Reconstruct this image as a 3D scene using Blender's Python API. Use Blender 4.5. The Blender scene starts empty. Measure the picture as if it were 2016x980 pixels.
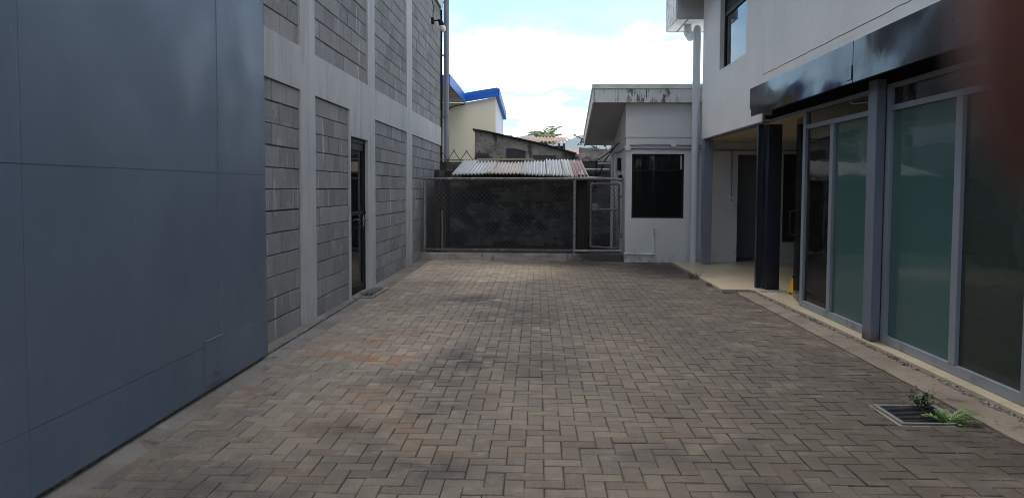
import bpy, bmesh, math, random
from mathutils import Vector, Matrix, noise as mnoise
R = random.Random(7)
rad = math.radians
S = bpy.context.scene
C = S.collection

# ------------------------------------------------------------------ materials
def nn(nt, typ, **kw):
    n = nt.nodes.new(typ)
    for k, v in kw.items():
        setattr(n, k, v)
    return n

def setin(n, name, v):
    n.inputs[name].default_value = v

def mixcol(nt, fac, a, b, blend='MIX'):
    m = nn(nt, 'ShaderNodeMix', data_type='RGBA', blend_type=blend)
    for sock, v in ((m.inputs[0], fac), (m.inputs[6], a), (m.inputs[7], b)):
        if hasattr(v, 'is_linked') or isinstance(v, bpy.types.NodeSocket):
            nt.links.new(v, sock)
        elif isinstance(v, (tuple, list)):
            sock.default_value = (*v[:3], 1)
        else:
            sock.default_value = v
    return m.outputs[2]

def math_(nt, op, a, b=None, clamp=False):
    m = nn(nt, 'ShaderNodeMath', operation=op, use_clamp=clamp)
    for i, v in enumerate((a, b)):
        if v is None:
            continue
        if isinstance(v, bpy.types.NodeSocket):
            nt.links.new(v, m.inputs[i])
        else:
            m.inputs[i].default_value = v
    return m.outputs[0]

def ramp(nt, v, lo, hi, smooth=True):
    m = nn(nt, 'ShaderNodeMapRange', clamp=True)
    if smooth:
        m.interpolation_type = 'SMOOTHSTEP'
    nt.links.new(v, m.inputs[0])
    m.inputs[1].default_value = lo
    m.inputs[2].default_value = hi
    return m.outputs[0]

def noise_(nt, pos, scale, detail=4, rough=.55, dist=0.):
    mp = nn(nt, 'ShaderNodeMapping')
    nt.links.new(pos, mp.inputs[0])
    if not isinstance(scale, (tuple, list)):
        scale = (scale,)*3
    mp.inputs['Scale'].default_value = scale
    n = nn(nt, 'ShaderNodeTexNoise')
    nt.links.new(mp.outputs[0], n.inputs[0])
    setin(n, 'Scale', 1.0); setin(n, 'Detail', detail); setin(n, 'Roughness', rough); setin(n, 'Distortion', dist)
    return n.outputs[0]

def L(scale, lo, hi, col, fac=1., det=4, mask=(), rough=.55, dist=0.):
    return dict(scale=scale, lo=lo, hi=hi, col=col, fac=fac, det=det, mask=mask, rough=rough, dist=dist)

def M(name, base, rough=.7, layers=(), bump=(), island=0., metal=0., spec=.5, rlayer=None, coat=0.):
    m = bpy.data.materials.new(name)
    m.use_nodes = True
    nt = m.node_tree
    b = nt.nodes['Principled BSDF']
    geo = nn(nt, 'ShaderNodeNewGeometry')
    pos = geo.outputs['Position']
    col = None
    rgb = nn(nt, 'ShaderNodeRGB'); rgb.outputs[0].default_value = (*base, 1)
    col = rgb.outputs[0]
    if island:
        f = ramp(nt, geo.outputs['Random Per Island'], 0, 1, False)
        mr = nn(nt, 'ShaderNodeMapRange'); nt.links.new(f, mr.inputs[0])
        mr.inputs[3].default_value = 1-island; mr.inputs[4].default_value = 1+island
        hs = nn(nt, 'ShaderNodeHueSaturation'); nt.links.new(mr.outputs[0], hs.inputs['Value'])
        nt.links.new(col, hs.inputs['Color']); col = hs.outputs[0]
    sep = None
    for l in layers:
        f = ramp(nt, noise_(nt, pos, l['scale'], l['det'], l['rough'], l['dist']), l['lo'], l['hi'])
        for (ax, a, c) in l['mask']:
            if sep is None:
                sep = nn(nt, 'ShaderNodeSeparateXYZ'); nt.links.new(pos, sep.inputs[0])
            f = math_(nt, 'MULTIPLY', f, ramp(nt, sep.outputs[ax], a, c))
        f = math_(nt, 'MULTIPLY', f, l['fac'])
        col = mixcol(nt, f, col, l['col'])
    nt.links.new(col, b.inputs['Base Color'])
    setin(b, 'Roughness', rough); setin(b, 'Metallic', metal); setin(b, 'Specular IOR Level', spec)
    if coat:
        setin(b, 'Coat Weight', coat); setin(b, 'Coat Roughness', .12)
    if rlayer:
        sc, lo, hi = rlayer
        f = ramp(nt, noise_(nt, pos, sc, 3), .3, .7)
        mr = nn(nt, 'ShaderNodeMapRange'); nt.links.new(f, mr.inputs[0])
        mr.inputs[3].default_value = lo; mr.inputs[4].default_value = hi
        nt.links.new(mr.outputs[0], b.inputs['Roughness'])
    nrm = None
    for (sc, dist, det) in bump:
        bp = nn(nt, 'ShaderNodeBump')
        setin(bp, 'Strength', 1.0); setin(bp, 'Distance', dist)
        nt.links.new(noise_(nt, pos, sc, det), bp.inputs['Height'])
        if nrm is not None:
            nt.links.new(nrm, bp.inputs['Normal'])
        nrm = bp.outputs[0]
    if nrm is not None:
        nt.links.new(nrm, b.inputs['Normal'])
    return m

def glass_mat(name, tint, rough=.02, film=None, filmfac=0., wav=0.002, wsc=1.5, ior=1.45):
    """a thin pane: fresnel mirror over a tinted see-through (and, with film, partly milky) sheet"""
    m = bpy.data.materials.new(name); m.use_nodes = True
    nt = m.node_tree; nt.nodes.clear()
    out = nn(nt, 'ShaderNodeOutputMaterial')
    tr = nn(nt, 'ShaderNodeBsdfTransparent'); tr.inputs[0].default_value = (*tint, 1)
    body = tr.outputs[0]
    if film:
        d = nn(nt, 'ShaderNodeBsdfDiffuse'); d.inputs[0].default_value = (*film, 1)
        t2 = nn(nt, 'ShaderNodeBsdfTranslucent'); t2.inputs[0].default_value = (*film, 1)
        a = nn(nt, 'ShaderNodeMixShader'); a.inputs[0].default_value = .35
        nt.links.new(d.outputs[0], a.inputs[1]); nt.links.new(t2.outputs[0], a.inputs[2])
        mx = nn(nt, 'ShaderNodeMixShader'); mx.inputs[0].default_value = filmfac
        nt.links.new(body, mx.inputs[1]); nt.links.new(a.outputs[0], mx.inputs[2]); body = mx.outputs[0]
    g = nn(nt, 'ShaderNodeBsdfGlossy'); g.inputs['Roughness'].default_value = rough
    geo = nn(nt, 'ShaderNodeNewGeometry')
    bp = nn(nt, 'ShaderNodeBump'); setin(bp, 'Strength', 1.); setin(bp, 'Distance', wav)
    nt.links.new(noise_(nt, geo.outputs['Position'], wsc, 2), bp.inputs['Height'])
    nt.links.new(bp.outputs[0], g.inputs['Normal'])
    fr = nn(nt, 'ShaderNodeFresnel'); fr.inputs[0].default_value = ior
    mx = nn(nt, 'ShaderNodeMixShader')
    nt.links.new(fr.outputs[0], mx.inputs[0]); nt.links.new(body, mx.inputs[1]); nt.links.new(g.outputs[0], mx.inputs[2])
    nt.links.new(mx.outputs[0], out.inputs[0])
    return m

# ------------------------------------------------------------------ geometry helpers
class MB:
    def __init__(s):
        s.v = []; s.f = []; s.smooth = False
    def add(s, vs, fs):
        o = len(s.v); s.v += [tuple(p) for p in vs]; s.f += [tuple(i+o for i in q) for q in fs]; return s
    def box(s, x0, x1, y0, y1, z0, z1):
        vs = [(x, y, z) for z in (z0, z1) for y in (y0, y1) for x in (x0, x1)]
        return s.add(vs, [(0,2,3,1),(4,5,7,6),(0,1,5,4),(2,6,7,3),(0,4,6,2),(1,3,7,5)])
    def prism(s, poly, vec):
        n = len(poly); vec = Vector(vec)
        vs = [Vector(p) for p in poly]; vs += [p+vec for p in vs]
        fs = [tuple(range(n-1, -1, -1)), tuple(range(n, 2*n))]
        fs += [(i, (i+1) % n, n+(i+1) % n, n+i) for i in range(n)]
        return s.add(vs, fs)
    def bar(s, a, b, w, h=None, up=(0, 0, 1)):
        """square bar from a to b"""
        a = Vector(a); b = Vector(b); h = h or w
        d = (b-a).normalized(); up = Vector(up)
        if abs(d.dot(up)) > .98: up = Vector((0, 1, 0))
        x = d.cross(up).normalized()*w/2; y = x.normalized().cross(d)*h/2
        vs = [p+i*x+j*y for p in (a, b) for i, j in ((-1,-1),(1,-1),(1,1),(-1,1))]
        return s.add(vs, [(3,2,1,0),(4,5,6,7),(0,1,5,4),(1,2,6,5),(2,3,7,6),(3,0,4,7)])
    def tube(s, pts, r, n=10, caps=True):
        pts = [Vector(p) for p in pts]; m = len(pts)
        rs = r if isinstance(r, (list, tuple)) else [r]*m
        d0 = (pts[1]-pts[0]).normalized()
        up = Vector((0, 0, 1)) if abs(d0.z) < .9 else Vector((0, 1, 0))
        x = d0.cross(up).normalized()
        vs = []
        for i, p in enumerate(pts):
            if i == 0: d = d0
            elif i == m-1: d = (pts[i]-pts[i-1]).normalized()
            else: d = ((pts[i]-pts[i-1]).normalized()+(pts[i+1]-pts[i]).normalized()).normalized()
            x = (x-d*x.dot(d)).normalized(); y = d.cross(x)
            k = 1.
            if 0 < i < m-1:
                k = 1/max(.5, d.dot((pts[i]-pts[i-1]).normalized()))
            vs += [p+(x*math.cos(t)+y*math.sin(t))*rs[i]*(k if k < 1.2 else 1.1) for t in [2*math.pi*j/n for j in range(n)]]
        fs = [(i*n+j, i*n+(j+1) % n, (i+1)*n+(j+1) % n, (i+1)*n+j) for i in range(m-1) for j in range(n)]
        if caps:
            fs += [tuple(range(n-1, -1, -1)), tuple(range((m-1)*n, m*n))]
        s.smooth = True
        return s.add(vs, fs)
    def chamfer(s, fn, u0, u1, v0, v1, wb, wf, c):
        """slab with chamfered front edges; fn maps (u,v,w) to a point"""
        a = [(u0,v0,wb),(u1,v0,wb),(u1,v1,wb),(u0,v1,wb)]
        b = [(u0,v0,wf-c),(u1,v0,wf-c),(u1,v1,wf-c),(u0,v1,wf-c)]
        d = [(u0+c,v0+c,wf),(u1-c,v0+c,wf),(u1-c,v1-c,wf),(u0+c,v1-c,wf)]
        fs = []
        for o in (0, 4):
            fs += [(o+i, o+(i+1) % 4, o+4+(i+1) % 4, o+4+i) for i in range(4)]
        fs.append((8, 9, 10, 11))
        return s.add([fn(*p) for p in a+b+d], fs)
    def build(s, name, mat, parent=None, local=False, bevel=0., solid=0., smooth=None, kind=None, fixn=True):
        me = bpy.data.meshes.new(name)
        vs = s.v
        if parent is not None and not local:
            o = parent
            loc = Vector((0, 0, 0))
            while o is not None:
                loc += o.location; o = o.parent
            vs = [tuple(Vector(p)-loc) for p in vs]
        me.from_pydata(vs, [], s.f); me.validate(); me.update()
        if fixn:
            bm = bmesh.new(); bm.from_mesh(me); bmesh.ops.recalc_face_normals(bm, faces=bm.faces[:]); bm.to_mesh(me); bm.free()
        if isinstance(mat, (list, tuple)):
            for q in mat: me.materials.append(q)
        else:
            me.materials.append(mat)
        ob = bpy.data.objects.new(name, me); C.objects.link(ob)
        if smooth if smooth is not None else s.smooth:
            for p in me.polygons: p.use_smooth = True
            me.set_sharp_from_angle(angle=rad(40))
        if bevel:
            b = ob.modifiers.new('bevel', 'BEVEL'); b.width = bevel; b.segments = 2; b.limit_method = 'ANGLE'; b.angle_limit = rad(40)
        if solid:
            b = ob.modifiers.new('solid', 'SOLIDIFY'); b.thickness = solid; b.offset = 0
        if parent is not None: ob.parent = parent
        if kind: ob['kind'] = kind
        return ob

def thing(name, label, cat, loc=(0, 0, 0), rz=0, group=None):
    o = bpy.data.objects.new(name, None); C.objects.link(o)
    o.empty_display_size = .2
    o.location = loc; o.rotation_euler.z = rz
    o['label'] = label; o['category'] = cat
    if group: o['group'] = group
    return o
def tag(o, label, cat, group=None):
    o['label'] = label; o['category'] = cat
    if group: o['group'] = group
    return o
def structure(o, label=None, cat=None):
    o['kind'] = 'structure'
    if label: o['label'] = label; o['category'] = cat
    return o
def plabel(o, label): o['label'] = label; return o

# ------------------------------------------------------------------ material set
G3 = lambda g: (g, g, g*1.02)
m_gate = M('gate_paint', (.118, .150, .193), .6, spec=.38, layers=[
    L((.8, .8, .6), .35, .7, (.092, .120, .160), .9, 3),
    L((14, 14, 1.2), .60, .78, (.15, .18, .225), .4, 5), L((2.5, 3.5, 2.5), .5, .7, (.15, .165, .185), .4, 7, mask=[(2, .5, .0)]), L((30, 60, 8), .70, .73, (.26, .28, .31), .5, 6),
    L((120, 120, 120), .5, .75, (.12, .15, .21), .3, 3),
    L((1.6, 1.6, 1.6), .66, .7, (.16, .17, .2), .25, 8, rough=.8)],
    bump=[((.9, .9, .7), .012, 2), ((3.2, 3.2, 3.2), .002, 2), ((150, 150, 150), .0004, 2)], rlayer=((2, 2, 2), .42, .6))
m_conc_paint = M('smooth_render', (.46, .455, .445), .85, [
    L((1.2, 1.2, 1.2), .35, .7, (.385, .38, .372), .8, 5),
    L((7, 7, .8), .52, .72, (.30, .292, .282), .7, 6), L((2.5, 2.5, .5), .55, .7, (.33, .315, .295), .7, 6),
    L((40, 40, 40), .62, .75, (.40, .40, .39), .5, 3),
    L((3, 3, 3), .45, .7, (.30, .275, .24), .8, 6, mask=[(2, .45, 0.)])],
    bump=[((3, 3, 3), .006, 4), ((60, 60, 60), .0012, 3)])
m_block = M('concrete_block', (.215, .210, .202), .95, [
    L((1.3, 1.3, 1.3), .35, .7, (.21, .207, .202), .8, 4),
    L((70, 70, 70), .45, .75, (.42, .415, .41), .55, 4),
    L((100, 100, 100), .60, .70, (.07, .07, .07), .7, 2),
    L((11, 11, 1.3), .60, .70, (.50, .49, .475), .7, 7),
    L((7, 7, 7), .58, .74, (.42, .41, .40), .5, 7),
    L((2.2, 2.2, 1.2), .5, .75, (.19, .17, .14), .7, 6, mask=[(2, .7, .0)])],
    bump=[((70, 70, 70), .005, 4), ((200, 200, 200), .002, 2)], island=.32)
m_mortar = M('dark_mortar', (.085, .083, .08), .95, [L((8, 8, 8), .55, .75, (.36, .36, .35), .7, 4)], bump=[((60, 60, 60), .003, 3)])
m_white_wall = M('white_wall_paint', (.67, .665, .65), .75, [
    L((.9, .9, .9), .35, .7, (.59, .585, .572), .7, 5),
    L((6, 6, .5), .6, .8, (.48, .49, .51), .3, 5),
    L((3, 3, 1.2), .45, .72, (.3, .29, .27), .6, 6, mask=[(2, .35, -.02)]),
    L((9, 9, 6), .46, .72, (.13, .125, .115), .85, 7, mask=[(2, .24, .04), (0, 2.9, 2.2)])],
    bump=[((3, 3, 3), .005, 4), ((45, 45, 45), .002, 3)])
m_upper_wall = M('grey_white_render', (.66, .655, .645), .8, [
    L((.7, .7, .7), .35, .7, (.58, .576, .566), .8, 5),
    L((5, 5, .5), .58, .8, (.50, .496, .488), .5, 5),
    L((30, 30, 30), .62, .8, (.52, .515, .505), .5, 3)],
    bump=[((1.6, 1.6, 1.6), .012, 4), ((35, 35, 35), .0035, 4)])
m_fascia_w = M('mouldy_white_fascia', (.62, .63, .62), .7, [
    L((7, 7, 7), .5, .7, (.5, .5, .48), .5, 5),
    L((13, 13, 4.0), .48, .58, (.05, .05, .05), .92, 9, mask=[(0, 1.45, 1.75), (0, 2.72, 2.35)], rough=.7),
    L((26, 26, 2.2), .58, .66, (.12, .12, .11), .7, 8, mask=[(0, 1.9, 1.3)])],
    bump=[((20, 20, 20), .002, 3)])
m_cap = M('pale_green_flashing', (.66, .69, .60), .5, [L((3, 3, 3), .45, .7, (.45, .47, .43), .7, 5)])
m_soffit = M('grey_soffit', (.42, .42, .42), .8, [L((2, 2, 2), .4, .7, (.36, .36, .36), .7, 4)], bump=[((20, 20, 20), .002, 3)])
m_white = M('white_plastic', (.68, .69, .68), .45, [L((5, 5, 1), .5, .75, (.55, .55, .54), .6, 4)])
m_white_soffit = M('white_soffit', (.82, .82, .81), .6, [L((4, 4, 4), .55, .75, (.7, .7, .69), .5, 4)])
m_pipe_w = M('painted_downpipe', (.60, .615, .64), .5, [L((9, 9, 1.5), .5, .75, (.5, .5, .5), .6, 5), L((3, 3, 3), .5, .7, (.35, .31, .25), .6, 5, mask=[(2, .4, 0)])])
m_pipe_g = M('grey_downpipe', (.14, .15, .175), .45, [L((9, 9, 1.5), .5, .75, (.18, .185, .2), .6, 5)])
m_colblue = M('blue_grey_column', (.17, .185, .235), .55, [L((6, 6, 2), .45, .7, (.15, .155, .19), .8, 4), L((4, 4, 4), .5, .7, (.12, .11, .1), .7, 5, mask=[(2, .35, .0)])], bump=[((30, 30, 30), .001, 3)])
m_navy = M('navy_gloss_steel', (.012, .015, .026), .28, [L((8, 8, 2), .5, .7, (.025, .027, .036), .7, 4), L((20, 20, 20), .64, .75, (.09, .09, .09), .4, 5)], bump=[((4, 4, 4), .0015, 2)])
m_black_fascia = M('black_gloss_board', (.014, .015, .020), .16, spec=.30, layers=[
    L((5, 5, 3), .6, .75, (.04, .04, .048), .6, 6), L((40, 40, 14), .68, .74, (.2, .2, .2), .4, 6)],
    bump=[((.7, .75, 1.4), .045, 1), ((9, 9, 9), .0005, 2)], rlayer=((3, 3, 3), .06, .16))
m_alu = M('grey_painted_aluminium', (.23, .25, .275), .42, [
    L((6, 6, 1.2), .5, .75, (.17, .185, .22), .7, 4), L((50, 50, 50), .68, .74, (.06, .05, .045), .8, 4),
    L((5, 5, 5), .5, .7, (.10, .085, .075), .8, 6, mask=[(2, .18, .03)])], bump=[((3, 3, 1), .002, 2), ((50, 50, 50), .0005, 2)])
m_steel_col = M('grey_painted_steel', (.15, .165, .2), .45, [
    L((6, 6, 1.2), .5, .75, (.13, .14, .17), .7, 4), L((10, 10, 10), .42, .6, (.07, .035, .022), .9, 5, mask=[(2, .16, .06)])], bump=[((8, 8, 2), .001, 3)])
m_glass_clear = glass_mat('clear_shop_glass', (.72, .78, .76), film=(.10, .11, .10), filmfac=.10, wav=.0025, wsc=(2.5, 2.5, 2.5))
m_glass_teal = glass_mat('teal_film_glass', (.30, .46, .45), film=(.125, .25, .232), filmfac=.74, wav=.0025, wsc=(2.5, 2.5, 2.5))
m_glass_smoke = glass_mat('smoke_film_glass', (.26, .33, .31), film=(.068, .100, .080), filmfac=.66, wav=.0025, wsc=(2.5, 2.5, 2.5))
m_glass_dark = glass_mat('dark_tinted_glass', (.08, .085, .085), film=(.016, .016, .017), filmfac=.75, wav=.001, wsc=1.2, ior=1.28)
m_glass_mirror = glass_mat('mirror_window_glass', (.12, .13, .14), film=(.02, .02, .025), filmfac=.3, wav=.0015, wsc=1.0, ior=2.6)
m_weld = M('worn_weld_paint', (.14, .172, .215), .6, [L((20, 20, 5), .45, .6, (.118, .150, .193), .9, 5)])
m_matte = M('matte_black_paint', (.008, .008, .010), .9, [L((8, 8, 8), .5, .7, (.016, .016, .018), .6, 4)], spec=.15)
m_blackframe = M('black_window_frame', (.010, .010, .011), .6, [L((8, 8, 8), .5, .7, (.018, .018, .018), .6, 3)], spec=.25)
m_ceiling = M('beige_ceiling', (.56, .47, .34), .85, [L((1.2, 1.2, 1.2), .4, .7, (.5, .41, .29), .8, 5)], bump=[((12, 12, 12), .002, 3)])
m_porch_wall = M('cream_porch_wall', (.64, .635, .60), .85, [L((1.1, 1.1, 1.1), .4, .7, (.5, .5, .47), .8, 5), L((4, 4, 4), .5, .7, (.3, .28, .24), .6, 5, mask=[(2, .4, 0)])], bump=[((30, 30, 30), .002, 3)])
m_recess = M('grey_recess_wall', (.24, .25, .26), .8, [L((1.1, 1.1, 1.1), .4, .7, (.2, .21, .22), .8, 5)])
m_dark_door = M('dark_louvre_door', (.02, .02, .022), .5, [L((2, 2, 20), .5, .6, (.035, .035, .035), .7, 2)])
m_int = M('shop_inside_wall', (.35, .36, .33), .9, [L((1, 1, 1), .4, .7, (.28, .29, .27), .8, 4)])
m_conduit = M('grey_conduit', (.22, .225, .24), .45, [L((9, 9, 9), .5, .7, (.3, .3, .3), .6, 4)])
m_black = M('black_rubber', (.012, .012, .013), .8, [L((30, 30, 30), .5, .7, (.022, .022, .022), .6, 3)], spec=.2)
m_chrome = M('worn_chrome', (.55, .55, .56), .25, [L((30, 30, 30), .5, .7, (.4, .4, .4), .6, 3)], metal=1.)
m_galv = M('galvanised_pipe', (.30, .30, .31), .5, [
    L((40, 40, 40), .45, .6, (.15, .14, .13), .9, 5), L((15, 15, 15), .58, .7, (.11, .055, .03), .8, 6)], metal=.25, bump=[((60, 60, 60), .001, 3)])
m_galv_d = M('rusty_dark_pipe', (.15, .14, .135), .65, [
    L((25, 25, 25), .45, .6, (.07, .05, .042), .9, 5), L((9, 9, 9), .55, .68, (.34, .32, .28), .6, 6)], bump=[((60, 60, 60), .002, 3)])
m_wire = M('chain_link_wire', (.17, .175, .175), .6, [L((9, 9, 9), .5, .7, (.11, .10, .09), .8, 4)], metal=.3)
m_kerb = M('mossy_kerb', (.36, .34, .31), .9, [
    L((3, 3, 6), .4, .7, (.18, .17, .15), .8, 6), L((60, 60, 60), .5, .7, (.34, .33, .31), .4, 4),
    L((2.0, 2.0, 4), .28, .42, (.045, .045, .04), .93, 6, mask=[(0, .45, .95)]),
    L((10, 10, 3), .55, .7, (.08, .08, .07), .7, 6)], bump=[((25, 25, 25), .005, 4)])
m_strip = M('worn_concrete_strip', (.225, .195, .163), .92, [
    L((1.5, 1.5, 1.5), .38, .66, (.145, .12, .094), .9, 6), L((70, 70, 70), .5, .75, (.3, .28, .25), .5, 4),
    L((5, 5, 5), .56, .72, (.08, .065, .05), .8, 7), L((4, 4, 4), .6, .75, (.33, .31, .28), .6, 6)],
    bump=[((14, 14, 14), .008, 5), ((90, 90, 90), .002, 3)])
m_strip_r = M('dirty_gutter_concrete', (.215, .172, .13), .92, [
    L((1.5, 1.5, 1.5), .38, .66, (.145, .112, .082), .9, 6), L((70, 70, 70), .5, .75, (.22, .19, .16), .5, 4),
    L((5, 5, 5), .56, .72, (.06, .048, .036), .8, 7), L((4, 4, 4), .6, .75, (.25, .23, .2), .6, 6)],
    bump=[((14, 14, 14), .008, 5), ((90, 90, 90), .002, 3)])
m_rubble = M('crumbled_mortar', (.22, .195, .165), .95, [L((9, 9, 9), .4, .65, (.12, .10, .08), .8, 5), L((60, 60, 60), .55, .7, (.36, .34, .3), .6, 3)], island=.3, bump=[((70, 70, 70), .003, 3)])
m_gravel = M('pale_gravel', (.38, .38, .37), .9, [L((60, 60, 60), .5, .7, (.25, .24, .22), .6, 3)], island=.5)
m_ground = M('bare_ground', (.10, .085, .065), .95, [L((.6, .6, .6), .4, .7, (.07, .075, .04), .9, 6), L((12, 12, 12), .5, .7, (.14, .12, .1), .6, 4)], bump=[((10, 10, 10), .01, 4)])
m_bed = M('dark_joint_sand', (.045, .034, .025), .97, [L((2, 2, 2), .4, .7, (.04, .032, .024), .8, 6), L((3.0, 3.0, 3), .58, .68, (.05, .07, .022), .7, 7, mask=[(0, -.3, .9), (1, 6., 9.)])], bump=[((80, 80, 80), .004, 3)])
m_grate = M('steel_grate', (.04, .042, .044), .5, [L((12, 12, 12), .5, .7, (.07, .05, .04), .8, 5)], metal=.4)
m_grate_frame = M('grate_frame_steel', (.15, .16, .168), .5, [L((12, 12, 12), .5, .7, (.15, .14, .13), .8, 5)], metal=.2)
m_pit = M('drain_pit', (.02, .018, .015), .95)
m_corr = M('galvanised_sheet', (.235, .235, .232), .5, [
    L((2.2, 2.2, 2.2), .4, .65, (.27, .265, .255), .8, 5), L((26, 3, 3), .5, .66, (.19, .17, .155), .7, 6),
    L((3.5, 3.5, 3.5), .6, .72, (.30, .17, .11), .6, 7), L((40, 40, 40), .68, .73, (.05, .04, .035), .8, 4)], bump=[((20, 20, 20), .0015, 3)], metal=.15)
m_corr_old = M('weathered_sheet', (.29, .255, .23), .6, [
    L((3, 3, 3), .4, .62, (.25, .19, .165), .8, 6), L((26, 3, 3), .5, .66, (.22, .17, .14), .6, 6), L((6, 6, 6), .56, .68, (.24, .11, .06), .6, 6)], metal=.1)
m_corr_rust = M('rust_patched_sheet', (.26, .255, .245), .55, [
    L((22, 4, 4), .5, .66, (.18, .15, .13), .6, 6), L((3.2, 1.1, 2.0), .36, .42, (.125, .036, .018), .96, 4, mask=[(0, .66, .74)])], metal=.1)
m_rustroof = M('red_rust_sheet', (.30, .15, .105), .75, [L((4, 4, 4), .45, .65, (.40, .29, .24), .9, 6), L((5, 5, 5), .56, .7, (.19, .075, .04), .7, 6)])
m_oldwood = M('weathered_board', (.42, .36, .27), .85, [L((3, 30, 30), .4, .65, (.3, .25, .18), .8, 5)])
m_darkwood = M('dark_timber', (.022, .02, .018), .9, [L((20, 20, 3), .5, .7, (.05, .045, .04), .7, 4)])  # near-black timber with slightly paler streaks
m_oldmason = M('crumbling_old_masonry', (.30, .275, .24), .95, [
    L((1.6, 1.6, 2.2), .46, .64, (.16, .145, .13), .9, 7), L((5, 5, 7), .55, .7, (.40, .36, .30), .7, 6),
    L((.9, .9, .9), .53, .56, (.035, .035, .042), .9, 3, mask=[(2, 2.3, 2.2)]), L((3.2, 3.2, .8), .54, .63, (.05, .045, .04), .85, 7), L((9, 9, 12), .58, .66, (.07, .065, .06), .7, 6)],
    bump=[((7, 7, 9), .05, 5), ((60, 60, 60), .008, 3)])
m_dark_block = M('dark_block', (.12, .118, .115), .95, [  # dark grey block with random darker and paler blotches
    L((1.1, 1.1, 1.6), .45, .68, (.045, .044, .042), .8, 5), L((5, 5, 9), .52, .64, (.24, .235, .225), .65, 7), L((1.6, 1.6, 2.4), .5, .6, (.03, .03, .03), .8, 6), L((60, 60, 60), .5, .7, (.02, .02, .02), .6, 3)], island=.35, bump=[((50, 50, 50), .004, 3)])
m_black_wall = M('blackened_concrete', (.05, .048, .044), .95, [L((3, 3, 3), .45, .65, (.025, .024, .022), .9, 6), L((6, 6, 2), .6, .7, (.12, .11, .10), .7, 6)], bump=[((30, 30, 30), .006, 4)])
m_rebar = M('rusty_rebar', (.055, .030, .022), .85, [L((20, 20, 20), .5, .7, (.09, .045, .028), .8, 4)])
m_cream = M('cream_render', (.80, .73, .55), .85, [L((.8, .8, .5), .4, .7, (.75, .68, .51), .8, 4)], bump=[((20, 20, 20), .003, 3)])
m_offwhite = M('white_gable_paint', (.82, .81, .83), .8, [L((.8, .8, .3), .5, .7, (.63, .62, .65), .7, 4)])
m_blue = M('blue_fascia_paint', (.006, .12, .52), .45, [L((2, 2, 2), .4, .7, (.005, .10, .45), .8, 4)])
m_slat = M('grey_soffit_board', (.75, .71, .67), .8, [L((2, 2, 2), .4, .7, (.44, .41, .38), .8, 4)])
m_leaf = M('green_leaf', (.055, .115, .022), .5, [L((30, 30, 30), .4, .65, (.10, .17, .03), .8, 3)], island=.35)
m_leaf_d = M('dark_leaf', (.025, .06, .018), .5, [L((30, 30, 30), .4, .65, (.045, .085, .022), .8, 3)], island=.35)
m_palm = M('palm_leaf', (.15, .23, .06), .5, [L((3, 3, 3), .4, .65, (.24, .28, .10), .8, 3)], island=.3)
m_bark = M('bark', (.09, .075, .06), .9, [L((12, 12, 4), .4, .65, (.05, .042, .035), .8, 4)])
m_fern = M('fern_leaf', (.075, .15, .022), .5, [L((25, 25, 25), .4, .65, (.13, .21, .03), .8, 3)], island=.35)
m_grass = M('grass_blade', (.05, .085, .02), .6, [L((30, 30, 30), .4, .65, (.10, .12, .04), .8, 3)], island=.35)
m_hill = M('wooded_hill', (.045, .075, .035), .95, [L((.004, .004, .01), .45, .6, (.09, .11, .05), .9, 6), L((.02, .02, .02), .55, .68, (.25, .22, .19), .6, 5)])
m_yellow = M('yellow_plastic', (.72, .40, .01), .4, [L((20, 20, 20), .5, .7, (.6, .33, .01), .6, 3)])
m_curtain = M('pale_curtain', (.8, .8, .78), .9, [L((20, 20, 1), .4, .6, (.35, .35, .33), .6, 3)])
m_clad = M('pale_wall_cladding', (.52, .54, .55), .45, [L((3, 3, 1), .45, .7, (.45, .46, .47), .7, 4)])
m_tile_roof = M('red_tile_roof', (.30, .12, .08), .85, [L((3, 3, 3), .4, .6, (.38, .2, .15), .8, 4)])
m_skin = M('skin', (.13, .045, .03), .6, [L((60, 60, 60), .4, .7, (.10, .035, .024), .8, 4)], bump=[((900, 900, 900), .0002, 3)])
m_nail = M('nail', (.5, .28, .22), .3)
m_tarp = M('dark_tarpaulin', (.045, .043, .055), .8, [L((4, 4, 4), .4, .7, (.03, .029, .036), .8, 5)], bump=[((5, 5, 5), .01, 3)])
m_brown_tin = M('brown_weathered_tin', (.10, .085, .075), .8, [L((5, 5, 5), .42, .62, (.17, .15, .14), .8, 6), L((3, 3, 9), .55, .7, (.05, .035, .028), .8, 5)], bump=[((6, 6, 9), .02, 3)])

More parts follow.
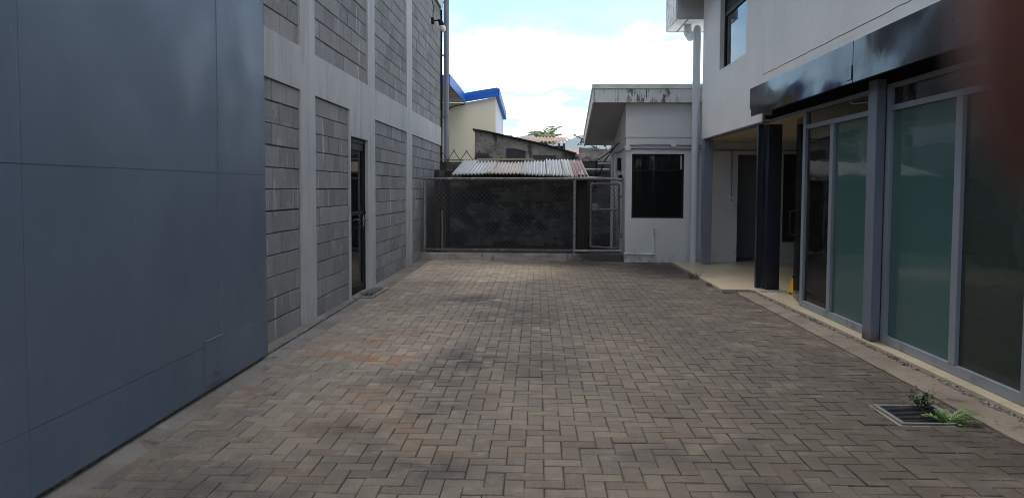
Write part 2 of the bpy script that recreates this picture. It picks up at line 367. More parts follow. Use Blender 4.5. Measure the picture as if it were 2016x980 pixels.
# paving stones: tone, rust and oil come with each stone (vertex data), the rest is procedural
def paver_mat():
    m = bpy.data.materials.new('concrete_paver'); m.use_nodes = True
    nt = m.node_tree; b = nt.nodes['Principled BSDF']
    geo = nn(nt, 'ShaderNodeNewGeometry'); pos = geo.outputs['Position']
    at = nn(nt, 'ShaderNodeAttribute', attribute_name='wear')
    sp = nn(nt, 'ShaderNodeSeparateColor'); nt.links.new(at.outputs['Color'], sp.inputs[0])
    tone, rust, oil = sp.outputs[0], sp.outputs[1], sp.outputs[2]
    mud = at.outputs['Alpha']
    isl = geo.outputs['Random Per Island']
    col = mixcol(nt, ramp(nt, isl, 0, 1, False), (.180, .139, .100), (.274, .220, .162))
    rd = math_(nt, 'GREATER_THAN', math_(nt, 'FRACT', math_(nt, 'MULTIPLY', isl, 37.7)), .86)
    col = mixcol(nt, math_(nt, 'MULTIPLY', rd, .55), col, (.205, .122, .082))
    gd = math_(nt, 'GREATER_THAN', math_(nt, 'FRACT', math_(nt, 'MULTIPLY', isl, 91.3)), .9)
    col = mixcol(nt, math_(nt, 'MULTIPLY', gd, .55), col, (.15, .137, .124))
    # wide wear, sandy grain, scuffs
    col = mixcol(nt, math_(nt, 'MULTIPLY', ramp(nt, noise_(nt, pos, 1.1, 5), .38, .68), .45), col, (.128, .102, .080))
    col = mixcol(nt, math_(nt, 'MULTIPLY', ramp(nt, noise_(nt, pos, 9, 6, .65), .5, .72), .5), col, (.36, .31, .25))
    col = mixcol(nt, math_(nt, 'MULTIPLY', ramp(nt, noise_(nt, pos, 120, 3), .5, .72), .45), col, (.40, .355, .30))
    col = mixcol(nt, math_(nt, 'MULTIPLY', ramp(nt, noise_(nt, pos, 170, 2), .60, .70), .6), col, (.040, .033, .028))
    col = mixcol(nt, math_(nt, 'MULTIPLY', ramp(nt, noise_(nt, pos, (22, 5, 5), 7, .75, 1.5), .66, .70), .35), col, (.50, .46, .40))
    # mud film, oil, rust
    mf = math_(nt, 'MULTIPLY', mud, ramp(nt, noise_(nt, pos, 3.2, 6, .6), .25, .6))
    col = mixcol(nt, mf, col, (.098, .072, .053))
    of = math_(nt, 'MULTIPLY', oil, ramp(nt, noise_(nt, pos, 3.6, 7, .62, .5), .30, .56))
    col = mixcol(nt, of, col, (.056, .050, .048))
    rf = math_(nt, 'MULTIPLY', rust, ramp(nt, noise_(nt, pos, 7.0, 7, .68, 1.0), .37, .50))
    col = mixcol(nt, rf, col, (.30, .125, .040))
    hs = nn(nt, 'ShaderNodeHueSaturation'); nt.links.new(col, hs.inputs['Color']); nt.links.new(math_(nt, 'MULTIPLY', tone, 1.0), hs.inputs['Value'])
    nt.links.new(hs.outputs[0], b.inputs['Base Color'])
    setin(b, 'Roughness', .86); setin(b, 'Specular IOR Level', .35)
    b1 = nn(nt, 'ShaderNodeBump'); setin(b1, 'Distance', .0025); nt.links.new(noise_(nt, pos, 95, 4), b1.inputs['Height'])
    b2 = nn(nt, 'ShaderNodeBump'); setin(b2, 'Distance', .006); nt.links.new(noise_(nt, pos, 14, 4), b2.inputs['Height'])
    nt.links.new(b1.outputs[0], b2.inputs['Normal']); nt.links.new(b2.outputs[0], b.inputs['Normal'])
    return m
m_paver = paver_mat()

def tile_mat():
    m = bpy.data.materials.new('cream_floor_tile'); m.use_nodes = True
    nt = m.node_tree; b = nt.nodes['Principled BSDF']
    geo = nn(nt, 'ShaderNodeNewGeometry'); pos = geo.outputs['Position']
    br = nn(nt, 'ShaderNodeTexBrick', offset=0., squash=1.)
    nt.links.new(pos, br.inputs[0])
    for k, v in (('Color1', (.54, .44, .30, 1)), ('Color2', (.50, .41, .28, 1)), ('Mortar', (.26, .21, .15, 1))): setin(br, k, v)
    setin(br, 'Scale', 1.); setin(br, 'Brick Width', .45); setin(br, 'Row Height', .45); setin(br, 'Mortar Size', .004); setin(br, 'Mortar Smooth', .1)
    col = mixcol(nt, math_(nt, 'MULTIPLY', ramp(nt, noise_(nt, pos, 2.3, 6), .42, .7), .5), br.outputs[0], (.36, .29, .20))
    col = mixcol(nt, math_(nt, 'MULTIPLY', ramp(nt, noise_(nt, pos, 30, 5), .58, .7), .35), col, (.30, .25, .19))
    nt.links.new(col, b.inputs['Base Color']); setin(b, 'Roughness', .32)
    return m
m_tile = tile_mat()

# ------------------------------------------------------------------ ground
ZB = -.010
def rect_sheet(name, x0, x1, y0, y1, z, mat):
    return MB().add([(x0, y0, z), (x1, y0, z), (x1, y1, z), (x0, y1, z)], [(0, 1, 2, 3)]).build(name, mat)
structure(rect_sheet('ground', -6400, 6400, -6400, 6400, -.06, m_ground))
structure(rect_sheet('sand_bed', -3.2, 3.4, -4, 15.2, ZB, m_bed))

blobs_oil = [(-.15, 8.3, .65, 1.3, .8), (.05, 6.2, .45, .9, .7), (.3, 10.2, .9, .8, .6), (-.55, 4.9, .28, .5, .6), (-.9, 11.2, .8, .35, .6), (1.7, 6.5, .6, 1.6, .65), (1.2, 10.5, .9, 1.6, .55), (2.2, 5.8, .4, 1.2, .6), (1.6, 13.4, .8, .7, .6), (-.75, 9.6, .55, .45, 1.), (-.45, 9.1, .35, .35, .8), (-.55, 6.2, .3, .7, .95), (-.75, 5.6, .4, .4, .8), (-.35, 7.1, .35, .3, .7),
             (-1.05, 4.35, .25, .16, .9), (-.55, 3.75, .30, .18, .9), (-.85, 3.9, .3, .3, .6), (-1.5, 3.4, .5, .25, .6), (.55, 8.2, .6, 1.0, .35), (.6, 4.0, .35, .2, .6), (.1, 11.0, .6, .6, .5), (1.1, 3.55, .2, .12, .8), (-1.2, 3.35, .6, .3, .5)]
blobs_rust = [(-1.72, 6.35, .13, .07, 1.), (-1.28, 6.2, .17, .06, 1.), (-1.50, 6.9, .12, .08, .8), (-1.05, 6.25, .12, .06, .9), (-1.12, 5.1, .16, .18, .3), (-.95, 4.75, .12, .12, .4), (-1.2, 4.4, .15, .15, .25), (-.6, 4.1, .2, .2, .18), (-1.3, 7.3, .2, .1, .3), (-.75, 4.35, .12, .1, .35)]
def g2(x, y, bl):
    t = 0
    for (cx, cy, sx, sy, a) in bl:
        t = max(t, a*math.exp(-(((x-cx)/sx)**2+((y-cy)/sy)**2)*.8))
    return t
def wear(x, y):
    n = mnoise.noise(Vector((x*.55, y*.4, 3.1)))
    tone = 1.0+.24*n
    # dry pale patch in the far left of the yard, with a curved edge
    e = ((x+1.0)/1.55)**2+((y-13.4)/2.5)**2
    e += .25*mnoise.noise(Vector((x*1.2, y*1.2, 9.)))
    tone *= 1+.42*max(0, min(1, (1.1-e)*2.2))
    tone *= 1+.42*max(0, min(1, (-.1-x)/.9))          # paler towards the left side
    tone *= 1-.17*max(0, min(1, (x+.2)/1.2))
    tone *= .80+.20*max(0, min(1, (y-4.2)/2.2))
    tone *= .84
    mud = .85*max(0, min(1, (x-1.45+.6*mnoise.noise(Vector((x*.8, y*.5, 5.))))/.8))
    mud = max(mud, .55*max(0, min(1, (x+.1)/1.2)))
    if y > 12.: mud = max(mud, .8*max(0, min(1, (x-.3)/.6)))
    return tone, g2(x, y, blobs_rust), g2(x, y, blobs_oil), min(1, mud)

def paving():
    P = .0955; g = .0017
    X0, X1, Y0, Y1 = -2.06, 2.67, -1.2, 14.79
    nx = int((X1-X0)/P)+3; ny = int((Y1-Y0)/P)+3
    mb = MB(); data = []
    def brick(a, b, c, d):
        a = max(a, X0); b = min(b, X1); c = max(c, Y0); d = min(d, Y1)
        if d > 10.38 and c < 14.3: b = min(b, 2.50) if c > 10.3 else b
        if b-a < .025 or d-c < .025: return
        for (h0, h1, h2, h3) in ((2.160, 2.59, 4.565, 5.005), (2.245, 2.615, 14.205, 14.485)):
            if b > h0 and a < h1 and d > h2 and c < h3:
                o = [(a, min(b, h0), c, d), (max(a, h1), b, c, d), (a, b, c, min(d, h2)), (a, b, max(c, h3), d)]
                a, b, c, d = max(o, key=lambda t: max(0, t[1]-t[0])*max(0, t[3]-t[2]))
        if b-a < .02 or d-c < .02: return
        zt = R.gauss(0, .0014)+.004*mnoise.noise(Vector((a*.9, c*.9, 1.)))
        tx, ty = R.gauss(0, .006), R.gauss(0, .006)
        mx, my = (a+b)/2, (c+d)/2
        j = R.gauss(0, .0012); j2 = R.gauss(0, .0012); gg = g+abs(R.gauss(0, .0009)); ch = .0032+abs(R.gauss(0, .0012))
        n0 = len(mb.v)
        mb.chamfer(lambda u, v, w: (u+j, v+j2, w+(tx*(u-mx)+ty*(v-my) if w > -.01 else 0)), a+gg, b-gg, c+gg, d-gg, -.03, zt, ch)
        for k in range(n0, len(mb.v)):
            data.append((mb.v[k][0], mb.v[k][1]))
    for k in range(ny):                 # rows counted from the far kerb towards the camera
        y1 = Y1-k*P; y0 = y1-P
        for i in range(-2, nx):
            q = (i-k) % 4
            x = X0+i*P
            if q == 0: brick(x, x+2*P, y0, y1)
            elif q == 3: brick(x, x+P, y0-P, y1)
    o = mb.build('brick_paving', m_paver, fixn=False)
    at = o.data.color_attributes.new('wear', 'FLOAT_COLOR', 'POINT')
    vals = []
    for k, (x, y) in enumerate(data):
        t, a, b, c = wear(x, y)
        vals += (t*(1.28 if 4 <= k % 12 < 8 else 1.), a, b, c)      # arrises worn pale
    at.data.foreach_set('color', vals)
    structure(o)
paving()

def uneven_strip(name, pts_l, pts_r, z, mat, th=.05, amp=.006, n=60, seed=0):
    """concrete strip between two polylines (same number of points), with a slightly uneven top"""
    mb = MB()
    def lerp(P, t):
        t *= len(P)-1; i = min(int(t), len(P)-2); f = t-i
        return Vector(P[i]).lerp(Vector(P[i+1]), f)
    rows = []
    for k in range(n+1):
        t = k/n; a = lerp(pts_l, t); b = lerp(pts_r, t); row = []
        for q in range(5):
            p = a.lerp(b, q/4)
            dz = amp*mnoise.noise(Vector((p.x*3, p.y*3, seed)))
            if q in (0, 4): p = p+Vector((.012*mnoise.noise(Vector((p.y*4, q, seed))), 0))
            row.append((p.x, p.y, z+dz-(.006 if q in (0, 4) else 0)))
        rows.append([(row[0][0], row[0][1], z-th)]+row+[(row[4][0], row[4][1], z-th)])
    m = len(rows[0])
    mb.add([v for r in rows for v in r], [(i*m+j, i*m+j+1, (i+1)*m+j+1, (i+1)*m+j) for i in range(n) for j in range(m-1)])
    o = mb.build(name, mat, smooth=True)
    return structure(o)
uneven_strip('concrete_strip', [(-2.60, -1.2), (-2.46, 10), (-2.30, 14.8)], [(-2.05, -1.2), (-2.055, 10), (-2.06, 14.8)], .006, m_strip, seed=2, n=120)
uneven_strip('gutter_strip', [(2.685, -1.2), (2.675, 4), (2.68, 10.37)], [(2.945, -1.2), (2.945, 4), (2.93, 10.37)], .012, m_strip_r, seed=5, n=90)

# tiled porch floor, a raised slab; its narrow ledge runs on under the shop front
fl = MB()
fl.prism([(2.505, 10.45, -.03), (2.50, 14.4, -.03), (7.2, 14.4, -.03), (7.2, -1.2, -.03), (2.975, -1.2, -.03), (2.955, 6.9, -.03), (2.925, 10.38, -.03), (2.87, 10.45, -.03)], (0, 0, .068))
structure(fl.build('tiled_porch_floor', m_tile, bevel=.004))
# crumbled bedding along the ledge
rb = MB()
def lump(mb, x, y, z, r, sq=.6):
    vs = []; 
    for k in range(5):
        t = 2*math.pi*k/5+R.random(); q = r*R.uniform(.7, 1.2); vs.append((x+q*math.cos(t), y+q*math.sin(t), z))
    for k in range(5):
        q = R.uniform(.45, .8); vs.append((x+(vs[k][0]-x)*q, y+(vs[k][1]-y)*q, z+r*sq*R.uniform(.6, 1.2)))
    mb.add(vs, [(k, (k+1) % 5, 5+(k+1) % 5, 5+k) for k in range(5)]+[(5, 6, 7, 8, 9)])
for k in range(620):
    y = R.uniform(2.5, 10.4); xe = 2.955 if y < 6.9 else 2.955-.03*(y-6.9)/3.5
    if mnoise.noise(Vector((y*1.6, 4, 0))) < -.25: continue
    lump(rb, xe-abs(R.gauss(0, .022)), y, .006, abs(R.gauss(.012, .008))+.004)
for k in range(90):
    y = R.uniform(10.5, 14.2); lump(rb, 2.495-abs(R.gauss(0, .012)), y, .0, abs(R.gauss(.008, .005))+.003)
o = rb.build('mortar_rubble', m_rubble); o['kind'] = 'stuff'
tag(o, 'crumbled mortar edge beside the cream tile ledge under the shop front', 'rubble')
gv = MB()
for k in range(260):
    x = R.uniform(2.95, 3.45); lump(gv, x, 10.25+R.gauss(0, .05)-.12*(x-2.95), .038, abs(R.gauss(.010, .005))+.004)
o = gv.build('gravel', m_gravel); o['kind'] = 'stuff'
tag(o, 'loose pale gravel on the tiles at the foot of the navy columns', 'gravel')
# litter: tiny pale crumbs and dry leaves on the paving
lt = MB()
for k in range(150):
    lump(lt, R.uniform(-2.0, 2.6), R.uniform(3., 14.5), .003, min(.007, abs(R.gauss(.0035, .002))+.0015), .4)
o = lt.build('grit', m_rubble); o['kind'] = 'stuff'
tag(o, 'scattered pale grit and crumbs lying on the brick paving', 'grit')

# ------------------------------------------------------------------ left: block building
AX = math.atan(.0125)
lb = thing('block_building', 'grey concrete block building with smooth beams and columns along the left of the yard', 'building', (-2.439, 0, 0), -AX)
S0, S1 = 3.0, 17.72
fr = MB()
D = -.22
cols = [(4.9, 5.35), (7.58, 8.06), (10.46, 10.87), (13.34, 13.87)]
fr.box(D, 0, S0, S1, 2.352, 2.775)                        # ring beam
fr.box(D, 0, S0, S1, 5.46, 5.52)
for a, b in cols:
    if a != 10.46: fr.box(D, 0, a, b, -.05, 2.352)
    fr.box(D, 0, a, b, 2.775, 5.46)
fr.box(D, 0, 10.43, 10.87, -.05, 2.352)                   # jamb beyond the door
fr.box(D, 0, 9.50, 10.43, 2.03, 2.352)                    # lintel
fr.box(D, .004, 9.465, 9.50, -.05, 2.352)
fr.build('concrete_frame', m_conc_paint, lb, local=True)
fr2 = MB(); fr2.box(D-6, D, S0, S1, -.05, 7.6); fr2.build('inner_wall', m_mortar, lb, local=True)
panels = [(S0, 4.9, 0, 2.352), (5.35, 7.58, 0, 2.352), (8.06, 9.465, 0, 2.352), (10.87, 13.34, 0, 2.352), (13.87, S1-.03, 0, 2.352),
          (S0, 4.9, 2.775, 5.46), (5.35, 7.58, 2.775, 5.46), (8.06, 10.46, 2.775, 5.46), (10.87, 13.34, 2.775, 5.46), (13.87, S1-.03, 2.775, 5.46)]
CH = .1960; BW = .397
for pi_, (a, b, z0, z1) in enumerate(panels):
    mb = MB()
    nrow = int(math.ceil((z1-z0)/CH))
    for k in range(nrow):
        if z0 < 1: zt = z1-k*CH; zb = max(zt-CH, -.03)
        else: zb = z0+k*CH; zt = min(zb+CH, z1)
        if zt-zb < .03: continue
        off = (k % 2)*BW/2+R.uniform(-.012, .012)+.11*pi_
        s = a-(off % BW)
        wob = R.uniform(-.003, .003)
        while s < b:
            u0 = max(s, a); u1 = min(s+BW, b); s += BW
            if u1-u0 < .02: continue
            d = -.020+R.gauss(0, .0016)
            gv_ = .0022+abs(R.gauss(0, .0012)); gh = .0042+abs(R.gauss(0, .0012))
            mb.chamfer(lambda u, v, w: (w, u, v), u0+gv_, u1-gv_, zb+gh+wob, zt-gh+wob, -.06, d, .0035)
    mo = mb.build('block_panel', m_block, lb, local=True)
    q = MB(); q.add([(-.0305, a, z0-.03), (-.0305, b, z0-.03), (-.0305, b, z1), (-.0305, a, z1)], [(0, 1, 2, 3)])
    q.build('mortar', m_mortar, mo, local=True)
# corrugated cladding above the blocks
cl = MB(); ys = []
n = int((S1+.02-S0)/.019)
for k in range(n+1):
    s = S0+k*.019; ph = (k % 8); x = .03+(.014 if ph in (2, 3, 4) else 0) + (.007 if ph in (1, 5) else 0)
    ys += [(x, s, 5.44), (x, s, 7.6)]
cl.add(ys, [(2*k, 2*k+2, 2*k+3, 2*k+1) for k in range(n)])
cl.build('wall_cladding', m_clad, lb, local=True, solid=.002)
rf = MB(); rf.box(-6.4, .09, S0-.2, S1+.1, 7.6, 7.75); rf.build('roof', m_clad, lb, local=True)
tr = MB(); tr.box(-.06, .022, S1-.03, S1+.012, 0, 5.44); tr.build('corner_trim', m_black, lb, local=True)
dp = MB(); dp.tube([(.10, S1+.08, 7.5), (.10, S1+.08, 1.62), (.10, S1+.02, 1.50), (.06, S1-.15, 1.47)], .062, 14)
dpo = dp.build('downpipe', m_pipe_g, lb, local=True)
plabel(dpo, 'dark grey downpipe at the far corner of the block wall')
for z in (1.9, 3.0, 4.4, 5.6):
    c = MB(); c.tube([(.10, S1+.08, z), (.10, S1+.08, z+.05)], .068, 14); c.box(-.02, .06, S1+.06, S1+.10, z+.01, z+.04)
    c.build('pipe_collar', m_pipe_g, dpo, local=True)
# bulkhead lamp on a bracket with its cable
la = MB(); la.box(0-.02, .03, 16.30, 16.42, 4.84, 4.96); la.tube([(.03, 16.36, 4.90), (.16, 16.36, 4.92)], .016, 8)
lao = la.build('wall_lamp', m_black, lb, local=True)
la = MB(); la.tube([(.14, 16.36, 4.93), (.17, 16.37, 4.88), (.20, 16.38, 4.80)], [.035, .05, .055], 12); la.build('lamp_holder', m_black, lao, local=True)
la = MB(); la.tube([(.19, 16.375, 4.815), (.215, 16.385, 4.75), (.225, 16.39, 4.70), (.23, 16.392, 4.675)], [.05, .065, .05, .02], 14); la.build('bulb', m_white, lao, local=True)
cb = MB(); cb.tube([(.01, 16.36, 4.96), (.012, 16.33, 5.05), (.04, 16.30, 5.15), (.012, 16.12, 5.30), (.012, 16.0, 5.46)], .008, 6); cb.build('lamp_cable', m_black, lao, local=True)
# door
do = MB()
do.box(-.10, -.04, 9.505, 9.54, -.01, 2.02); do.box(-.10, -.04, 10.39, 10.428, -.01, 2.02); do.box(-.10, -.04, 9.54, 10.39, 1.965, 2.02)
do = do.build('door', m_blackframe, lb, local=True, bevel=.002)
lf = MB(); x0, x1 = -.092, -.052
lf.box(x0, x1, 9.545, 9.585, .015, 1.96); lf.box(x0, x1, 10.335, 10.385, .015, 1.96)
for z0, z1 in ((.015, .11), (1.03, 1.075), (1.875, 1.96)): lf.box(x0, x1, 9.585, 10.335, z0, z1)
lf.build('door_leaf', m_blackframe, do, local=True, bevel=.002)
for z0, z1 in ((.11, 1.03), (1.075, 1.875)):
    g = MB(); g.box(-.074, -.070, 9.585, 10.335, z0, z1); g.build('door_pane', m_glass_dark, do, local=True)
h = MB(); h.box(-.054, -.044, 10.34, 10.375, .86, 1.02); h.tube([(-.05, 10.357, .955), (.0, 10.357, .955), (.012, 10.34, .955), (.014, 10.23, .95)], .010, 10)
h.build('door_handle', m_chrome, do, local=True)
h = MB(); h.tube([(-.05, 10.357, 1.06), (-.02, 10.357, 1.06)], .018, 12); h.build('lock', m_black, do, local=True)

# door step and drain mat in front of it
st = MB(); st.prism([(-2.335, 9.50, 0), (-2.06, 9.55, 0), (-2.03, 10.45, 0), (-2.32, 10.46, 0)], (0, 0, .022))
structure(st.build('door_step', m_strip, bevel=.006))
gd = thing('floor_drain', 'dark slatted drain cover in front of the black glazed door', 'drain', (-2.17, 10.0, .022))
q = MB(); q.box(-2.24, -2.10, 9.72, 10.42, .0225, .029); q.build('drain_frame', m_grate, gd)
q = MB()
for k in range(20): q.box(-2.23, -2.11, 9.735+k*.034, 9.75+k*.034, .029, .035)
q.build('bars', m_pipe_g, gd)

# ------------------------------------------------------------------ left: sliding steel gate
ga = thing('sliding_gate', 'tall blue-grey sheet steel sliding gate along the left edge of the yard', 'gate', (-2.2, 3.0, .0))
def gatebox(mb, y0, y1, z0, z1, x1): mb.box(-2.265, x1, y0, y1, z0, z1)
GX = -2.19
def wavy_sheet(y0, y1, z0, z1, x, n=24, m=18, seed=0, amp=.0035):
    """a thin steel sheet that is never quite flat"""
    mb = MB(); vs = []
    for i in range(n+1):
        for j in range(m+1):
            y = y0+(y1-y0)*i/n; z = z0+(z1-z0)*j/m
            e = min(1, 4*min(i/n, 1-i/n))*min(1, 4*min(j/m, 1-j/m))
            vs.append((x+amp*e*mnoise.noise(Vector((y*1.1, z*1.3, seed))), y, z))
    w = m+1
    mb.add(vs, [(i*w+j, (i+1)*w+j, (i+1)*w+j+1, i*w+j+1) for i in range(n) for j in range(m)])
    return mb
core = MB(); core.box(-2.26, -2.197, -1.0, 6.135, .03, 3.75); core.build('gate_frame', m_gate, ga, bevel=.004)
def gate_sheet(y0, y1, z0, z1, x, seed):
    mb = wavy_sheet(y0, y1, z0, z1, x, seed=seed)
    b = [(x, y0, z0), (x, y1, z0), (x, y1, z1), (x, y0, z1)]; c = [(-2.1965, *p[1:]) for p in b]
    mb.add(b+c, [(i, (i+1) % 4, 4+(i+1) % 4, 4+i) for i in range(4)])   # folded edge back to the frame
    return mb.build('gate_sheet', m_gate, ga, smooth=True)
def gate_at(px, y=None): return None
# seams: a long one at 1.48 m, upright ones, and a skirting sheet at the foot
gate_sheet(5.2185, 6.132, .33, 1.489, GX-.001, 1); gate_sheet(5.2185, 6.132, 1.490, 3.74, GX+.0005, 2)
gate_sheet(3.2015, 5.218, .34, 1.4885, GX, 3); gate_sheet(3.2015, 5.218, 1.490, 3.74, GX+.0015, 4)
gate_sheet(-.98, 3.20, .34, 1.4885, GX-.0008, 5); gate_sheet(-.98, 3.20, 1.490, 3.74, GX+.001, 6)
gate_sheet(-.98, 3.202, .04, .338, GX+.001, 7); gate_sheet(3.204, 6.132, .04, .337, GX+.0022, 8)
ht = MB(); ht.box(GX, GX+.009, 4.95, 5.235, .07, .375)
hto = ht.build('hatch', m_gate, ga, bevel=.002)
ht = MB(); ht.tube([(GX+.008, 5.11, .135), (GX+.03, 5.11, .135)], .013, 10); ht.build('bolt', m_galv_d, hto)
ht = MB(); ht.box(GX+.009, GX+.014, 4.955, 5.23, .372, .379); ht.build('edge_strip', m_alu, hto)
ht = MB(); ht.box(GX, GX+.004, 5.214, 5.2195, .38, 3.73)
plabel(ht.build('weld_seam', m_weld, ga), 'pale upright weld seam near the far end of the gate')
ra = MB(); ra.box(-2.245, -2.215, -1.2, 10.4, .0075, .024)
tag(ra.build('gate_rail', m_galv_d), 'thin steel rail set in the concrete strip under the sliding gate', 'rail')

# ------------------------------------------------------------------ far end: kerb, fence
FY = 14.86
kb = MB(); kb.box(-2.27, .575, 14.79, 14.97, -.05, .135); kb.box(.58, 1.64, 14.785, 14.97, -.05, .13)
structure(kb.build('fence_kerb', m_kerb, bevel=.012))
fe = thing('chain_link_fence', 'low chain-link fence on pipe rails standing on the far kerb', 'fence', (-.3, FY, .135))
def pipe(name, pts, r, mat, par, n=10):
    return MB().tube(pts, r, n).build(name, mat, par)
pipe('top_rail', [(-2.22, FY, 1.565), (1.66, FY, 1.572)], .026, m_galv_d, fe)
pipe('bottom_rail', [(-2.22, FY, .195), (.72, FY, .19)], .026, m_galv_d, fe)
pipe('bottom_rail', [(.72, FY, .185), (1.63, FY-.01, .19)], .028, m_galv, fe)
pipe('post', [(-2.19, FY+.01, .135), (-2.19, FY+.01, 1.55)], .028, m_galv, fe)
pipe('post', [(.712, FY, .135), (.712, FY, 1.55)], .030, m_galv, fe)
pipe('post', [(-1.85, FY+.03, .135), (-1.85, FY+.03, .95)], .014, m_galv, fe)
pp = MB(); pp.box(1.630, 1.672, FY-.03, FY+.03, .125, 1.60); plabel(pp.build('post', m_conduit, fe, bevel=.003), 'flat painted gate post against the white annex')
def chain(x0, x1, z0, z1, y, p, w, name, par):
    """two families of slanting wires, woven as crossing zigzags"""
    mb = MB(); H = z1-z0; s = p
    def clip(xa, sg):
        a = (xa, z0); b = (xa+sg*H, z1); 
        lo, hi = 0., 1.
        dx = b[0]-a[0]
        t0 = (x0-a[0])/dx; t1 = (x1-a[0])/dx
        lo = max(lo, min(t0, t1)); hi = min(hi, max(t0, t1))
        if hi-lo < .01: return
        sag = lambda x, z: .008*mnoise.noise(Vector((x*2, z*2, 3)))
        P = []
        k = max(1, int((hi-lo)*H/.35))
        for q in range(k+1):
            t = lo+(hi-lo)*q/k; x = a[0]+dx*t; z = z0+H*t
            P.append((x, y+sg*.003+sag(x, z), z))
        mb.tube(P, w, 4, False)
    x = x0-H
    while x < x1:
        clip(x, 1); x += s
    x = x0
    while x < x1+H:
        clip(x, -1); x += s
    return mb.build(name, m_wire, par)
chain(-2.17, .70, .15, 1.555, FY-.031, .088, .0027, 'chain_link', fe)
gt = MB()
gx0, gx1 = 1.025, 1.565; gy = FY+.02
gt.tube([(gx0, gy-.05, .27), (gx0, gy-.05, 1.48), ], .022, 10); gt.tube([(gx1, gy, .235), (gx1, gy, 1.48)], .022, 10)
gt.tube([(gx0, gy-.05, 1.48), (gx1, gy, 1.48)], .022, 10); gt.tube([(gx0, gy-.05, .99), (gx1, gy, .985)], .022, 10); gt.tube([(gx0, gy-.05, .27), (gx1, gy, .235)], .022, 10)
gto = gt.build('fence_gate', m_galv_d, fe)
chain(gx0+.01, gx1-.01, .27, 1.47, gy-.05, .088, .0021, 'gate_mesh', gto)
q = MB(); q.box(gx0+.02, gx0+.14, gy-.085, gy-.045, .97, 1.10); q.box(gx0+.14, gx0+.2, gy-.07, gy-.055, 1.03, 1.05); q.build('latch', m_galv_d, gto, bevel=.004)
for z in (.45, 1.2):
    q = MB(); q.box(gx1+.018, gx1+.068, gy-.02, gy+.02, z, z+.07); q.build('hinge', m_galv_d, gto)
pipe('gate_rail', [(.98, FY+.01, 1.59), (1.63, FY, 1.565)], .03, m_galv, fe)

# ------------------------------------------------------------------ shed behind the fence
sh = thing('lean_to_shed', 'dark lean-to shed with a patched corrugated tin roof behind the fence', 'shed', (-.3, 16.3, -.05))
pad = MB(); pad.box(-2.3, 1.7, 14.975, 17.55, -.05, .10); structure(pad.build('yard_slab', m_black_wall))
def blockwall(name, x0, x1, y, z0, z1, mat, par, th=.15, bw=.4, ch=.2):
    mb = MB(); k = 0; z = z0
    while z < z1-.01:
        zt = min(z+ch, z1); s = x0-(k % 2)*bw/2
        while s < x1:
            a = max(s, x0); b = min(s+bw, x1); s += bw
            if b-a < .03: continue
            mb.chamfer(lambda u, v, w: (u, y-w, v), a+.003, b-.003, z+.004, zt-.004, -th+.03, R.gauss(0, .003), .004)
        z = zt; k += 1
    mb.box(x0, x1, y+.008, y+th, z0, z1)
    return mb.build(name, mat, par)
blockwall('back_wall', -2.05, 1.05, 17.25, .10, 1.93, m_dark_block, sh)
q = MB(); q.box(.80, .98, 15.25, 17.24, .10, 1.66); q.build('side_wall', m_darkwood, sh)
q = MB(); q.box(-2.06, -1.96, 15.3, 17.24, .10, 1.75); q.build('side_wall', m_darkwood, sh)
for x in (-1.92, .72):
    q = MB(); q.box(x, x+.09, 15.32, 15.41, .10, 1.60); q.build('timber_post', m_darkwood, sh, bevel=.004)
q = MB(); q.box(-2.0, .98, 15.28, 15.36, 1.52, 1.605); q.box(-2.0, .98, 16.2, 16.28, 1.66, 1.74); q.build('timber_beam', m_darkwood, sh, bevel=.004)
q = MB(); q.box(.98, 1.60, 16.9, 17.1, .10, 1.75); q.build('rear_panel', m_dark_block, sh)
def corr(x0, x1, ya, yb, za, zb, mat, dz=(0, 0), skew=0., wig=.0, par=sh, name='roof_sheet', pitch=.072, amp=.017, seed=0, yj=.0):
    mb = MB(); n = int((x1-x0)/pitch*8); m = 6; vs = []
    for i in range(n+1):
        x = x0+(x1-x0)*i/n
        t = i/n
        for j in range(m+1):
            f = j/m
            y = ya+yj*math.sin(i*.13+seed)+(yb-ya)*f; z = za+(zb-za)*f+dz[0]*(1-t)+dz[1]*t
            z += amp*math.sin(2*math.pi*(x-x0)/pitch)+.010*mnoise.noise(Vector((x*1.7, y*1.3, seed)))
            vs.append((x+skew*f, y, z))
    w = m+1
    mb.add(vs, [(i*w+j, (i+1)*w+j, (i+1)*w+j+1, i*w+j+1) for i in range(n) for j in range(m)])
    o = mb.build(name, mat, par, smooth=True, solid=.003)
    return o
corr(-1.72, -.92, 15.22, 17.5, 1.650, 2.02, m_corr, dz=(0, .015), skew=.05, seed=1, yj=.02)
corr(-1.02, -.22, 15.20, 17.2, 1.675, 1.975, m_corr_old, dz=(0, -.005), seed=2, yj=.02)
corr(-.30, .28, 15.12, 17.35, 1.665, 2.02, m_corr, dz=(-.005, -.03), seed=3, yj=.015)
corr(.18, .66, 15.10, 17.35, 1.640, 2.03, m_corr, dz=(0, -.02), seed=4, yj=.02)
corr(.55, 1.02, 15.02, 17.35, 1.610, 2.04, m_corr_rust, dz=(0, -.03), skew=-.04, seed=5, yj=.03)
q = MB(); q.bar((-1.35, 17.22, 2.03), (-.1, 17.3, 2.035), .18, .03); plabel(q.build('ridge_board', m_oldwood, sh), 'pale board lying along the top of the tin roof')

